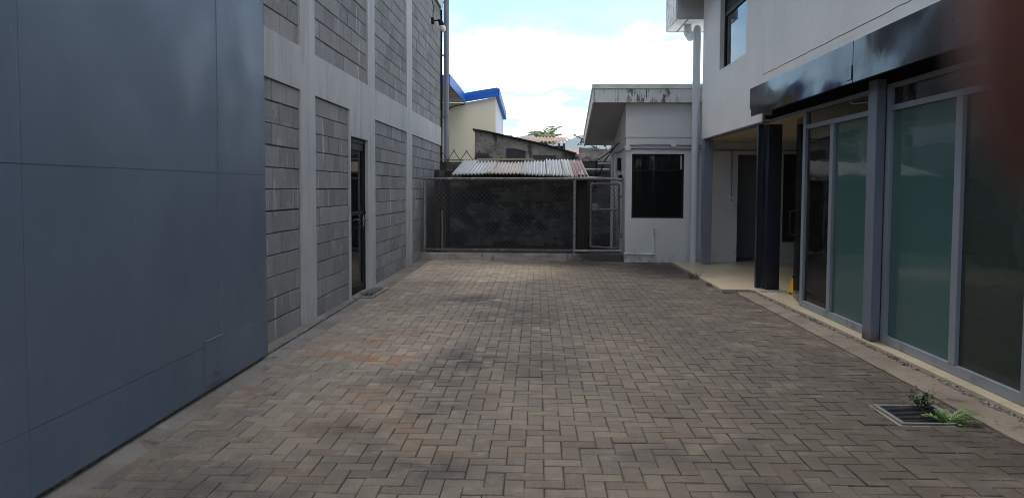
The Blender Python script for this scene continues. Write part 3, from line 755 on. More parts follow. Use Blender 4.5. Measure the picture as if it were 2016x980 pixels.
# ------------------------------------------------------------------ boundary wall with spikes
bw = thing('boundary_wall', 'blackened yard wall with zigzag iron spikes above the tin roof', 'wall', (-.2, 17.8, -.05))
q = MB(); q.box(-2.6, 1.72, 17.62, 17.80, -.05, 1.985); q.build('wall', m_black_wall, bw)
pipe('wall_rail', [(-2.6, 17.66, 2.03), (1.72, 17.66, 2.015)], .016, m_galv_d, bw)
zz = MB(); x = -2.36; 
pts = []
while x < 1.45:
    hgt = .225 if x < -1.25 else R.uniform(.07, .13)
    dx = .15 if x < -1.25 else R.uniform(.10, .16)
    yy = 17.66+R.uniform(-.02, .02)
    t = R.uniform(.9, 1.1)
    zz.tube([(x-.012, yy, 2.0), (x+dx*1.08, yy+.004, 2.0+hgt*1.1*t)], .0085, 5)
    zz.tube([(x+2*dx+.012, yy-.018, 2.0), (x+dx*.90, yy-.014, 2.0+hgt*1.12)], .0085, 5)
    x += 2*dx-.01
zz.build('iron_spikes', m_rebar, bw)
# pipes and cables over the right end of the yard wall
pr = thing('pipe_rack', 'white and grey service pipes beside the white annex side wall', 'pipes', (1.5, 16.6, .1))
pipe('pipe', [(1.56, 16.2, .10), (1.56, 16.2, 2.25), (1.57, 16.2, 2.36)], .035, m_pipe_w, pr)
pipe('pipe', [(1.02, 16.9, 1.80), (1.56, 16.9, 1.80)], .028, m_pipe_w, pr)
pipe('pipe', [(1.30, 16.6, 1.92), (1.56, 16.4, 1.92)], .028, m_pipe_w, pr)
pipe('cable', [(.98, 16.8, 1.64), (1.1, 16.7, 1.72), (1.22, 16.65, 1.62), (1.34, 16.6, 1.74), (1.44, 16.5, 2.0), (1.56, 15.6, 2.24), (1.60, 15.2, 2.28)], .012, m_black, pr, 6)
pipe('cable', [(1.08, 17.5, 1.98), (1.3, 17.2, 2.0), (1.47, 16.6, 2.12), (1.58, 15.9, 2.24)], .012, m_black, pr, 6)
pipe('cable', [(1.25, 16.9, 1.4), (1.28, 16.9, 2.0)], .018, m_black, pr, 6)

# ------------------------------------------------------------------ old masonry building
ob_ = thing('old_shack', 'crumbling grey masonry shack with a sloping tin roof behind the spiked wall', 'building', (-.2, 19, -.05))
q = MB()
top = [(-1.555, 2.83), (-1.2, 2.76), (-.6, 2.63), (0, 2.49), (.5, 2.37), (.85, 2.26), (1.0, 2.16)]
# irregular gable wall
poly = [(-1.56, 19, -.05)]
N = 40
for k in range(N+1):
    x = -1.555+2.56*k/N
    for a, b in zip(top, top[1:]):
        if a[0] <= x <= b[0]+1e-6:
            z = a[1]+(b[1]-a[1])*(x-a[0])/(b[0]-a[0]); break
    poly.append((x, 19, z-.03+.018*mnoise.noise(Vector((x*6, 0, 2)))))
poly.append((1.01, 19, -.05))
q.prism(poly, (0, .25, 0)); q.box(-1.56, -1.40, 19.25, 23, -.05, 2.6); q.build('gable_wall', m_oldmason, ob_)
q = MB(); q.prism([(-1.60, 18.9, 2.845), (-1.3, 18.9, 2.80), (.2, 18.9, 2.47), (.95, 18.9, 2.255), (.95, 18.9, 2.23), (.2, 18.9, 2.44), (-1.3, 18.9, 2.765), (-1.60, 18.9, 2.80)], (0, 4.2, 0))
q.build('roof', m_darkwood, ob_)
q = MB(); q.box(-.78, -.30, 18.965, 19.0, 1.9, 2.36); q.build('boarded_opening', m_tarp, ob_)
q = MB(); q.box(-.12, .45, 18.965, 19.0, 1.9, 2.20); q.build('boarded_opening', m_tarp, ob_)
q = MB(); q.prism([(-.25, 18.95, 2.34), (-.62, 18.95, 2.42), (-.62, 18.95, 2.37), (-.25, 18.95, 2.29)], (0, .05, 0)); q.build('lintel', m_oldmason, ob_)
# sheet of old tin and the drum-like bundle right of it
q = MB()
vs = []
for i in range(25):
    for j in range(9):
        x = .98+.82*i/24; z = 1.75+.62*j/8-.05*i/24
        vs.append((x, 18.4+.10*math.sin(j*.9+1)+.03*mnoise.noise(Vector((x*4, z*4, 1))), z+.03*mnoise.noise(Vector((x*5, 0, 7)))))
q.add(vs, [(i*9+j, (i+1)*9+j, (i+1)*9+j+1, i*9+j+1) for i in range(24) for j in range(8)])
o = q.build('tin_sheet', m_brown_tin, smooth=True, solid=.006)
tag(o, 'bent brown sheet of old tin leaning beyond the yard wall beside the annex', 'tin sheet')
q = MB(); q.box(.98, 1.85, 18.62, 18.80, -.05, 2.0); tag(q.build('low_wall', m_black_wall), 'short dark wall behind the bent brown tin sheet', 'wall')

# ------------------------------------------------------------------ cream building with blue fascia
cb = thing('cream_building', 'cream rendered building with bright blue roof fascia behind the yard', 'building', (-4, 27, -.05))
q = MB(); CX = -1.43
q.prism([(-9, 26, -.05), (CX, 26, -.05), (CX, 26, 4.43), (-2.44, 26, 4.25), (-9, 26, 4.25)], (0, .3, 0)); q.build('front_wall', m_cream, cb)
q = MB(); q.box(CX-.3, CX+.004, 26.302, 31.8, -.05, 4.5); q.build('side_wall', m_offwhite, cb)
q = MB()
q.prism([(-2.44, 25.86, 4.27), (CX+.06, 25.86, 4.45), (CX+.06, 25.86, 4.74), (-2.44, 25.86, 4.56)], (0, .14, 0))
q.prism([(CX+.005, 26, 4.44), (CX+.13, 26, 4.45), (CX+.13, 31.9, 4.20), (CX+.005, 31.9, 4.20)], (0, 0, .28))
q.build('blue_fascia', m_blue, cb)
q = MB(); q.prism([(-2.44, 25.85, 4.40), (CX+.07, 25.85, 4.585), (CX+.07, 25.85, 4.60), (-2.44, 25.85, 4.415)], (0, .02, 0)); q.build('fascia_trim', m_blue, cb)
q = MB(); q.box(-9, -2.46, 21.32, 26, 4.26, 4.50); q.build('canopy', m_slat, cb)
q = MB(); q.box(-9, -2.43, 21.25, 21.32, 4.22, 4.48); q.box(-2.46, -2.43, 21.32, 25.86, 4.22, 4.52); q.build('blue_fascia', m_blue, cb)
q = MB()
for k in range(8): q.box(-9, -2.47, 21.45+k*.6, 21.475+k*.6, 4.2565, 4.2595)
q.build('soffit_joints', m_darkwood, cb)
pipe('wall_cable', [(-2.45, 25.97, 4.2), (-2.8, 25.97, 4.13), (-2.98, 25.97, 4.06), (-3.02, 25.97, 3.95), (-3.02, 25.97, 1.2)], .016, m_black, cb, 6)
q = MB(); q.box(CX+.004, CX+.012, 28.0, 28.03, 1.5, 3.0); q.build('wall_crack', m_black, cb)
q = MB(); q.box(-1.75, -1.15, 33, 36, -.05, 3.3); q.box(-1.85, -1.1, 32.9, 36.2, 3.3, 3.62); q.build('rear_wing', m_blue, cb)

# ------------------------------------------------------------------ rust-roofed house, red roof, palm, shrub, hills
hs_ = thing('tin_roof_house', 'dark timber house with a rusty red corrugated roof under the palm', 'house', (.3, 25, -.05))
q = MB(); q.box(-.6, .80, 24.3, 27.5, -.05, 2.72); q.build('wall', m_darkwood, hs_)
corr(-.75, .93, 24.0, 27.0, 2.83, 3.17, m_rustroof, par=hs_, name='roof', pitch=.12, amp=.022, seed=8)
for x in (.62, .78):
    q = MB(); q.box(x, x+.07, 24.05, 24.12, 1.6, 2.78); q.build('porch_post', m_bark, hs_)
rh = thing('tile_roof_house', 'far low house whose red tiled roof shows between shack and annex', 'house', (2.2, 33, -.05))
q = MB(); q.box(.9, 4.5, 33, 37, -.05, 2.85); q.build('wall', m_offwhite, rh)
q = MB(); q.prism([(.7, 32.7, 2.82), (.7, 35, 3.12), (.7, 37.3, 2.82)], (4.0, 0, 0)); q.build('roof', m_tile_roof, rh)
def leafquad(mb, p, d, up, l, w):
    d = Vector(d).normalized(); s = d.cross(Vector(up)).normalized()*w; p = Vector(p)
    u = d.cross(s).normalized()*w*.25
    mb.add([p, p+d*l*.45+s+u, p+d*l, p+d*l*.45-s+u], [(0, 1, 2, 3)])
def frond(mb, base, az, el, length, n=16, leaf=.35, w=.03, droop=1.1, rach=.015, up=None):
    p = Vector(base); pts = [p.copy()]; e = el
    st = length/n
    for k in range(n):
        d = Vector((math.cos(az)*math.cos(e), math.sin(az)*math.cos(e), math.sin(e)))
        p = p+d*st; pts.append(p.copy()); e -= droop/n*(.4+1.2*k/n)
        t = (k+1)/n
        side = Vector((-math.sin(az), math.cos(az), 0))
        ll = leaf*math.sin(math.pi*min(1, .12+.86*t))**.6*R.uniform(.85, 1.1)
        if t > .1:
            for sg in (-1, 1):
                leafquad(mb, p, d*.55+side*sg*.9+Vector((0, 0, R.uniform(-.25, .1))), up or (0, 0, 1), ll, w*R.uniform(.8, 1.2))
    mb.tube(pts, [rach*(1-.8*i/n) for i in range(n+1)], 4)
pa = thing('palm_tree', 'green palm fronds rising over the rusty corrugated roof', 'palm', (.28, 30, -.05))
q = MB(); q.tube([(.28, 30, -.05), (.3, 30, 1.5), (.3, 30, 3.1)], [.14, .11, .09], 10); q.build('trunk', m_bark, pa)
q = MB()
for k in range(15):
    frond(q, (.3, 30, 3.05), k*2.399, R.uniform(.5, 1.4), R.uniform(.75, 1.05), 20, .36, .022, 1.35, up=(R.uniform(-.3, .3), -1, .4))
q.smooth = False; q.build('crown', m_palm, pa)
tr_ = thing('shrub', 'thin leafy shrub branches reaching out under the annex eave', 'shrub', (1.75, 18.9, -.05))
q = MB(); lf = MB()
def twig(p0, p1, r, leaves, bend=.08):
    p0 = Vector(p0); p1 = Vector(p1); pts = []
    for k in range(9):
        t = k/8; p = p0.lerp(p1, t)+Vector((R.uniform(-.02, .02), R.uniform(-.02, .02), bend*math.sin(math.pi*t)+R.uniform(-.012, .012)))
        pts.append(p)
    q.tube(pts, [r*(1-.75*k/8) for k in range(9)], 5)
    for k in range(leaves):
        t = R.uniform(.25, 1); i = min(int(t*8), 7); p = pts[i].lerp(pts[i+1], t*8-i)
        d = Vector((R.uniform(-1, 1), R.uniform(-1, 1), R.uniform(-.6, .9)))
        leafquad(lf, p, d, (0.2, .1, 1), R.uniform(.05, .09), R.uniform(.016, .028))
q.tube([(1.75, 18.9, -.05), (1.73, 18.9, 1.2), (1.68, 18.9, 2.1)], [.05, .04, .03], 7)
twig((1.68, 18.9, 2.1), (.86, 18.8, 2.70), .016, 70, .05)
twig((1.2, 18.85, 2.44), (1.0, 18.7, 2.42), .009, 26)
twig((1.68, 18.9, 2.0), (1.35, 18.7, 2.40), .012, 26); twig((1.68, 18.9, 2.1), (1.62, 18.7, 2.52), .012, 22); twig((1.68, 18.9, 2.0), (1.85, 18.7, 2.45), .012, 24)
twig((1.5, 18.9, 2.22), (1.12, 18.7, 2.20), .009, 18)
q.build('branches', m_bark, tr_); lf.build('leaves', m_leaf_d, tr_)
hl = MB(); vs = []
NX, NY = 60, 14
for i in range(NX+1):
    for j in range(NY+1):
        x = -2700+6600*i/NX; y = 3600+2000*j/NY
        e = math.sin(math.pi*min(1, j/NY*1.0)*.62)
        h = e*(290+115*mnoise.noise(Vector((x*.0010, y*.0007, 4)))+75*mnoise.noise(Vector((x*.0037, y*.002, 6)))+14*mnoise.noise(Vector((x*.02, y*.01, 6))))
        vs.append((x, y, max(-1, h)-.5))
hl.add(vs, [(i*(NY+1)+j, (i+1)*(NY+1)+j, (i+1)*(NY+1)+j+1, i*(NY+1)+j+1) for i in range(NX) for j in range(NY)])
structure(hl.build('hills', m_hill, smooth=True))

# ------------------------------------------------------------------ white annex at the far right
AY = 14.60; AX0 = 1.66
an = thing('annex', 'low white annex with a mould-streaked fascia and one dark window at the far right', 'building', (2.3, AY, -.05))
q = MB(); wx0, wx1, wz0, wz1 = 1.775, 2.755, .835, 2.045
T = .16; XR = 3.16; ZT = 2.353
q.box(AX0, wx0, AY, AY+T, -.05, ZT); q.box(wx1, XR, AY, AY+T, -.05, ZT); q.box(wx0, wx1, AY, AY+T, -.05, wz0); q.box(wx0, wx1, AY, AY+T, wz1, ZT)
q.prism([(AX0, AY+T, -.05), (AX0, 17.3, -.05), (AX0, 17.3, 2.36), (AX0, AY+T, 3.0)], (T, 0, 0))
q.build('wall', m_white_wall, an)
q = MB(); q.box(AX0-.012, XR, AY-.014, AY+T, ZT+.004, 3.02); q.prism([(AX0-.012, AY+T+.002, ZT+.004), (AX0-.012, 17.3, ZT+.004), (AX0-.012, 17.3, 2.39), (AX0-.012, AY+T+.002, 3.0)], (T, 0, 0))
q.build('upper_wall', m_white_wall, an)
q = MB(); RX0 = 1.045; YF = 14.45
q.prism([(RX0, YF+.02, 3.01), (RX0, 17.1, 2.34), (RX0, 17.1, 2.40), (RX0, YF+.02, 3.24)], (5.5, 0, 0)); q.build('roof', m_soffit, an)
q = MB(); q.box(RX0-.015, XR, YF-.02, YF+.018, 2.985, 3.235); q.build('front_fascia', m_fascia_w, an, bevel=.003)
q = MB(); q.prism([(RX0-.03, YF-.02, 2.985), (RX0-.03, 17.12, 2.32), (RX0-.03, 17.12, 2.52), (RX0-.03, YF-.02, 3.235)], (.028, 0, 0)); q.build('side_fascia', m_fascia_w, an)
q = MB(); q.box(RX0-.04, XR, YF-.035, YF+.03, 3.237, 3.325); q.prism([(RX0-.04, YF+.032, 3.237), (RX0-.04, 17.12, 2.522), (RX0-.04, 17.12, 2.60), (RX0-.04, YF+.032, 3.325)], (.06, 0, 0)); q.build('roof_flashing', m_cap, an, bevel=.004)
q = MB(); q.prism([(RX0+.03, YF+.05, 3.245), (RX0+.03, 17.1, 2.41), (RX0+.03, 17.1, 2.43), (RX0+.03, YF+.05, 3.27)], (5.5, 0, 0)); q.build('roof_top', m_white_soffit, an)  # unseen top sheet, made white to bounce light up onto the eave soffit
wi = MB(); y0, y1 = AY+.045, AY+.09
wi.box(wx0, wx0+.035, y0, y1, wz0, wz1); wi.box(wx1-.035, wx1, y0, y1, wz0, wz1); wi.box(wx0+.035, wx1-.035, y0, y1, wz0, wz0+.035); wi.box(wx0+.035, wx1-.035, y0, y1, wz1-.03, wz1); wi.box(wx0+.035, wx1-.035, y0, y1, 1.72, 1.755)
wio = wi.build('window', m_blackframe, an, bevel=.002)
q = MB(); q.box(wx0+.035, wx1-.035, y0+.02, y0+.026, wz0+.035, 1.72); q.build('pane', m_glass_dark, wio)
q = MB(); q.box(wx0+.035, wx1-.035, y0+.02, y0+.026, 1.755, wz1-.03); q.build('pane', glass_mat('transom_glass', (.6, .61, .61), film=(.02, .02, .02), filmfac=.2), wio)
cu = MB(); vs = []
for k in range(61):
    x = 2.15+.55*k/60; y = AY+.12+.025*math.sin(k*.9)
    vs += [(x, y, 1.745), (x, y, 2.02)]
cu.add(vs, [(2*k, 2*k+2, 2*k+3, 2*k+1) for k in range(60)]); cu.build('curtain', m_curtain, wio, smooth=True, solid=.003)
q = MB(); q.box(1.84, 2.10, AY+.17, AY+.24, 1.76, 2.0); q.build('blind', m_conduit, wio)
q = MB(); q.box(wx0-.1, wx1+.1, 16.9, 17.0, -.05, 2.3); q.build('rear_wall', m_int, an)
# conduits, round boxes, tap
CY = AY-.022
pipe('conduit', [(XR-.1, CY, 2.20), (2.05, CY, 2.215), (1.75, CY, 2.205), (1.66, CY, 2.17), (1.635, CY+.1, 2.15), (1.635, 15.6, 2.12), (1.64, 16.6, 2.16)], .013, m_conduit, an, 8)
pipe('conduit', [(XR-.1, CY, 2.135), (1.75, CY, 2.15), (1.66, CY, 2.145)], .013, m_conduit, an, 8)
for (x, z) in ((1.685, 2.155), (2.54, 2.225)):
    q = MB(); q.tube([(x, AY-.002, z), (x, AY-.045, z)], .055, 18); q.build('junction_box', m_white, an)
pipe('water_pipe', [(1.66, AY-.02, .163), (2.195, AY-.02, .155), (2.205, AY-.02, .165), (2.205, AY-.02, .55)], .011, m_white, an, 8)
for x in (2.03, 1.66, 2.2):
    q = MB(); q.tube([(x-.018, AY-.02, .158), (x+.018, AY-.02, .158)], .017, 8); q.build('pipe_fitting', m_white, an)
q = MB(); q.tube([(2.205, AY-.02, .55), (2.205, AY-.02, .63)], .013, 8); q.tube([(2.205, AY-.02, .60), (2.205, AY-.09, .60), (2.205, AY-.10, .575)], .011, 8); q.box(2.185, 2.225, AY-.06, AY-.05, .63, .64); q.build('tap', m_chrome, an)
for (y0, z0, z1) in ((15.4, 1.75, 2.0), (15.15, 1.53, 1.66)):
    q = MB(); q.box(AX0-.06, AX0-.002, y0, y0+.22, z0, z1); q.build('meter_box', m_black, an, bevel=.004)

# ------------------------------------------------------------------ main two-storey building on the right
mbd = thing('shop_building', 'two-storey grey-white shop building with a glass front along the right of the yard', 'building', (3.5, 9, -.05))
WX = 2.955; ZL = 2.285; ZU = 4.86; Y0, Y1 = -1.2, 14.06
q = MB()
w1 = (11.18, 12.78, 3.32, 4.70); w2 = (8.0, 9.10, 3.56, 4.60)
TW = .15
ys = [(Y0, w2[0]), (w2[1], w1[0]), (w1[1], Y1)]
ZF = 2.56                                # over the shop front the wall ends higher, behind the black boards
ys = [(Y0, w2[0], ZF), (w2[1], 10.30, ZF), (10.30, w1[0], ZL), (w1[1], Y1, ZL)]
for a, b, zl in ys: q.box(WX, WX+TW, a, b, zl, ZU)
for w, zl in ((w1, ZL), (w2, ZF)):
    q.box(WX, WX+TW, w[0], w[1], zl, w[2]); q.box(WX, WX+TW, w[0], w[1], w[3], ZU)
q.box(WX+TW, 7.2, Y1-TW, Y1, 2.5, ZU); q.box(WX+TW, 7.2, Y0, Y0+TW, -.05, ZU)
q.build('upper_wall', m_upper_wall, mbd)
q = MB(); q.box(WX+.01, WX+.11, 10.32, Y1-.02, ZL-.018, ZL-.002); q.build('drip_edge', m_colblue, mbd)
for w, tz in ((w1, 4.20), (w2, None)):
    wi = MB(); xa, xb = WX+.07, WX+.12
    wi.box(xa, xb, w[0], w[0]+.05, w[2], w[3]); wi.box(xa, xb, w[1]-.05, w[1], w[2], w[3]); wi.box(xa, xb, w[0]+.05, w[1]-.05, w[2], w[2]+.04); wi.box(xa, xb, w[0]+.05, w[1]-.05, w[3]-.05, w[3])
    if tz: wi.box(xa, xb, w[0]+.05, w[1]-.05, tz-.03, tz+.03)
    wio = wi.build('upper_window', m_blackframe, mbd, bevel=.002)
    q = MB(); q.box(xa+.02, xa+.026, w[0]+.05, w[1]-.05, w[2]+.04, (tz-.03) if tz else w[3]-.05); q.build('pane', m_glass_mirror, wio)
    if tz:
        q = MB()
        n = 26
        for k in range(n):
            y = w[0]+.06+(w[1]-w[0]-.12)*k/(n-1); q.box(xa+.005, xa+.03, y-.012, y+.012, tz+.03, w[3]-.05)
        q.build('slats', m_blackframe, wio)
    q = MB(); q.box(xb+.002, xb+.01, w[0], w[1], w[2], w[3]); q.build('dark_backing', m_black, wio)
# eaves
q = MB(); EX = 2.50
q.box(EX+.02, 7.6, Y0-.3, 14.22, ZU+.002, ZU+.05)
q.build('eave_soffit', m_soffit, mbd)
q = MB(); q.box(EX, 7.6, Y0-.3, 15.34, 5.06, 5.2); q.build('roof', m_cap, mbd)
q = MB(); q.box(EX-.012, EX+.018, Y0-.3, 14.22, ZU-.02, 5.055); q.box(EX-.012, EX+.018, 14.225, 15.34, 4.455, 5.055); q.build('eave_fascia', m_fascia_w, mbd)
q = MB(); q.box(EX+.019, 4.0, 14.225, 14.25, 4.46, 4.855); q.build('gable_board', m_soffit, mbd)
q = MB(); q.box(EX+.02, 4.0, 14.252, 15.33, 4.464, 4.49); q.box(EX+.02, 4.0, 15.30, 15.335, 4.44, 5.05); q.build('white_soffit', m_white_soffit, mbd)
q = MB(); q.box(2.70, 2.72, 14.26, 15.29, 4.450, 4.463); q.build('soffit_joint', m_conduit, mbd)
q = MB(); q.tube([(2.80, 14.72, 4.46), (2.80, 14.70, 4.30), (2.815, 14.55, 4.20), (2.86, 14.36, 4.19), (2.884, 14.29, 4.26), (2.888, 14.28, 4.29), (2.888, 14.28, 4.15), (2.888, 14.28, .03)], .070, 16)
dpo = q.build('downpipe', m_pipe_w, mbd); plabel(dpo, 'pale painted downpipe at the far corner of the upper wall')
for z in (2.0, 3.2, 4.10):
    q = MB(); q.tube([(2.888, 14.28, z), (2.888, 14.28, z+.07)], .076, 16); q.build('pipe_collar', m_pipe_w, dpo)
q = MB(); q.box(2.965, 3.12, 13.87, 14.03, .038, ZL-.02); q.build('column', m_colblue, mbd, bevel=.006)
# porch
q = MB(); q.box(WX+.12, 7.2, 9.0, 14.38, ZL-.03, ZL-.012); q.build('porch_ceiling', m_ceiling, mbd)
PY = 14.385
q = MB(); q.box(3.165, 3.70, PY, PY+.15, .02, ZL+.2); q.box(3.70, 4.40, PY, PY+.15, 2.03, ZL+.2); q.box(4.40, 7.2, PY, PY+.15, .02, ZL+.2)
q.build('porch_wall', m_porch_wall, mbd)
q = MB(); q.box(3.60, 4.5, 15.3, 15.4, .0, 2.2); q.box(3.55, 3.70, PY+.152, 15.3, .0, 2.2); q.box(4.401, 4.5, PY+.152, 15.3, 0, 2.2); q.box(3.6, 4.5, PY+.152, 15.4, 2.2, 2.25); q.box(3.6, 4.5, PY+.152, 15.4, -.02, .035); q.build('recess', m_recess, mbd)
q = MB(); q.box(4.53, 4.80, PY-.03, PY-.002, .42, 2.03)
for k in range(30): q.box(4.55, 4.78, PY-.038, PY-.03, .46+k*.052, .49+k*.052)
q.build('louvre_panel', m_dark_door, mbd)
q = MB(); q.box(7.2, 7.3, Y0, PY+.15, -.05, ZU); q.box(3.2, 7.2, 9.0, 9.1, .04, ZL-.03); q.build('inside_wall', m_int, mbd)
q = MB(); q.box(3.2, 7.2, Y0+TW, 8.99, ZL+.05, ZL+.15); q.build('shop_ceiling', m_int, mbd)
q = MB(); q.box(5.2, 5.3, Y0+TW, 8.99, .04, ZL+.05); q.build('shop_back_wall', m_int, mbd)
pipe('conduit', [(7.0, PY-.02, 2.10), (3.62, PY-.02, 2.105), (3.585, PY-.02, 2.08), (3.58, PY-.02, 1.24)], .013, m_conduit, mbd, 8)
pipe('conduit', [(3.6, PY-.02, 2.105), (3.17, PY-.02, 2.11)], .013, m_conduit, mbd, 8)
q = MB(); q.box(3.545, 3.61, PY-.04, PY-.002, 1.13, 1.25); so = q.build('switch_box', m_white, mbd, bevel=.004)
q = MB(); q.box(3.562, 3.593, PY-.045, PY-.04, 1.165, 1.215); q.build('socket', m_conduit, so)
# black fascia band
q = MB(); BX = 2.80
q.prism([(BX, 7.02, 2.345), (BX, 10.29, 2.345), (BX, 10.29, 2.44), (BX, 10.35, 2.44), (BX, 10.35, 2.715), (BX, 7.02, 2.715)], (.03, 0, 0)); q.box(BX-.002, BX+.03, -1.2, 7.005, 2.342, 2.713)
q.box(BX+.031, WX-.002, -1.2, 10.345, 2.665, 2.712); q.box(BX+.031, WX+.1, 10.30, 10.345, 2.43, 2.66)
q.build('black_fascia', m_black_fascia, mbd, bevel=.003)
q = MB(); q.box(BX-.010, BX-.003, 7.02, 7.16, 2.375, 2.50); q.build('fascia_patch', m_black_fascia, mbd)
q = MB(); q.box(WX-.012, WX-.001, -1.2, 10.30, 2.713, 2.885); q.build('render_band', m_upper_wall, mbd)
q = MB(); y = 10.28; vs = []
pts = []
while y > -1.2:
    pts.append((WX-.012, y, 2.888+.012*mnoise.noise(Vector((y*5, 2, 2)))+.006*mnoise.noise(Vector((y*19, 2, 5))))); y -= .09
q.tube(pts, .0032, 5); q.build('sealant_bead', m_black, mbd)
q = MB(); q.box(BX+.035, 3.20, -1.2, 10.29, 2.44, 2.47); q.box(3.08, 3.20, -1.2, 10.29, 2.3135, 2.438); q.build('lintel', m_matte, mbd)
q = MB(); q.box(3.00, 3.075, 10.62, 10.69, .038, 2.30); o = q.build('steel_column', m_navy, mbd, bevel=.004)
q = MB(); q.box(3.085, 3.115, 10.50, 10.66, .038, 2.31); q.box(3.115, 3.235, 10.57, 10.60, .038, 2.31); q.box(3.085, 3.265, 10.44, 10.50, .038, 2.31); o = q.build('steel_column', m_navy, mbd, bevel=.003)
q = MB(); q.box(2.985, 3.28, 10.30, 10.70, 2.312, 2.365); q.build('column_head', m_navy, mbd)
q = MB(); q.box(2.972, 3.052, 6.90, 7.08, .02, 2.362); o = q.build('front_column', m_steel_col, mbd, bevel=.004); plabel(o, 'grey steel column with a rusty foot between the glass bays')
# shop front frames and panes
FX0, FX1 = 3.055, 3.115
def bay(ya, yb, mull, glasses):
    """a framed bay of the shop front between ya (near) and yb (far)"""
    f = MB(); z0, zt, z1, zr = .04, .115, 2.075, 2.125
    f.box(FX0, FX1, ya, ya+.085, z0, 2.312); f.box(FX0, FX1, yb-.085, yb, z0, 2.312)
    f.box(FX0+.003, FX1, ya+.085, yb-.085, z0, zt); f.box(FX0+.003, FX1, ya+.085, yb-.085, z1, zr); f.box(FX0+.003, FX1, ya+.085, yb-.085, 2.27, 2.312)
    for m_ in mull: f.box(FX0, FX1, m_-.045, m_+.045, zt, z1)
    fo = f.build('shop_front', m_alu, mbd, bevel=.003)
    e = [ya+.085]+[v for m_ in mull for v in (m_-.045, m_+.045)]+[yb-.085]
    for k in range(0, len(e), 2):
        g = MB(); g.box(FX0+.03, FX0+.036, e[k], e[k+1], zt, z1); g.build('pane', glasses[k//2], fo)
    g = MB(); g.box(FX0+.03, FX0+.036, ya+.085, yb-.085, zr, 2.27); g.build('transom_pane', m_glass_clear, fo)
    return fo
bay(7.085, 9.02, [8.15], [m_glass_teal, m_glass_clear])
bay(4.82, 6.895, [5.72], [m_glass_smoke, m_glass_teal])
bay(2.6, 4.80, [3.7], [m_glass_smoke, m_glass_smoke])
bay(.3, 2.58, [1.4], [m_glass_smoke, m_glass_smoke])
# frameless glass door standing ajar
d0 = Vector((3.10, 9.06, 0)); d1 = Vector((3.225, 9.74, 0)); dd = (d1-d0).normalized(); nd = Vector((-dd.y, dd.x, 0))
q = MB(); p0 = d0; q.prism([p0+nd*.005+Vector((0, 0, .05)), d1+nd*.005+Vector((0, 0, .05)), d1-nd*.005+Vector((0, 0, .05)), p0-nd*.005+Vector((0, 0, .05))], (0, 0, 2.2))
gdo = q.build('glass_door', m_glass_clear, mbd)
hp = d0.lerp(d1, .86)
q = MB(); q.tube([hp+nd*.004+Vector((0, 0, .82)), hp+nd*.055+Vector((0, 0, .82)), hp+nd*.07+Vector((0, 0, .84)), hp+nd*.07+Vector((0, 0, 1.10)), hp+nd*.055+Vector((0, 0, 1.12)), hp+nd*.004+Vector((0, 0, 1.12))], .012, 10); q.build('handle', m_black, gdo)
q = MB(); q.box(3.06, 3.12, 9.022, 10.29, 2.27, 2.312); q.build('door_head', m_alu, mbd)

# yellow folding floor stand on the tiles
ys_ = thing('floor_stand', 'small yellow folding plastic stand on the tiles by the glass door', 'floor stand', (3.33, 9.95, .038))
for sg in (-1, 1):
    q = MB()
    a = Vector((3.33, 9.95, .038))
    fn = lambda u, v: a+Vector((sg*.065*(1-v), 0, 0))+Vector((sg*.004, u, v*.22))
    for (u0, u1, v0, v1) in ((-.13, .13, .75, 1), (-.13, -.08, 0, .75), (.08, .13, 0, .75), (-.08, .08, .15, .75)):
        P = [fn(u0, v0), fn(u1, v0), fn(u1, v1), fn(u0, v1)]; q.prism(P, (sg*.008, 0, 0))
    q.build('panel', m_yellow, ys_, bevel=.002)
q = MB(); q.bar((3.33, 9.83, .258), (3.33, 10.07, .258), .03, .02); q.build('grip', m_black, ys_)

# ------------------------------------------------------------------ drains and small plants
def drain(name, label, x0, x1, y0, y1, nb):
    t = thing(name, label, 'drain', ((x0+x1)/2, (y0+y1)/2, 0))
    f = MB(); w = .028; z0, z1 = -.03, .010
    f.box(x0, x1, y0, y0+w, z0, z1); f.box(x0, x1, y1-w, y1, z0, z1); f.box(x0, x0+w, y0+w, y1-w, z0, z1); f.box(x1-w, x1, y0+w, y1-w, z0, z1)
    f.build('drain_frame', m_grate_frame, t, bevel=.003)
    g = MB()
    for k in range(nb):
        y = y0+w+.008+(y1-y0-2*w-.016)*k/(nb-1); g.box(x0+w, x1-w, y-.004, y+.004, -.035, .002)
    g.box((x0+x1)/2-.005, (x0+x1)/2+.005, y0+w, y1-w, -.03, -.004)
    g.build('grate', m_grate, t)
    g = MB(); g.box(x0+w, x1-w, y0+w, y1-w, -.20, -.19); g.build('pit', m_pit, t)
    return t
drain('drain_grate', 'square steel drain grate with a fern growing out, near the shop front', 2.175, 2.575, 4.58, 4.99, 13)
drain('drain_cover', 'dark drain grate below the tap of the white annex', 2.26, 2.60, 14.22, 14.47, 9)
cc = MB()
def ring(x0, x1, y0, y1, X0, X1, Y0_, Y1_, z):
    cc.box(X0, X1, Y0_, y0, -.04, z); cc.box(X0, X1, y1, Y1_, -.04, z); cc.box(X0, x0, y0, y1, -.04, z); cc.box(x1, X1, y0, y1, -.04, z)
ring(2.174, 2.576, 4.579, 4.991, 2.15, 2.60, 4.555, 5.015, -.001); ring(2.259, 2.601, 14.219, 14.471, 2.235, 2.625, 14.195, 14.495, -.001)
structure(cc.build('drain_collar', m_strip_r))

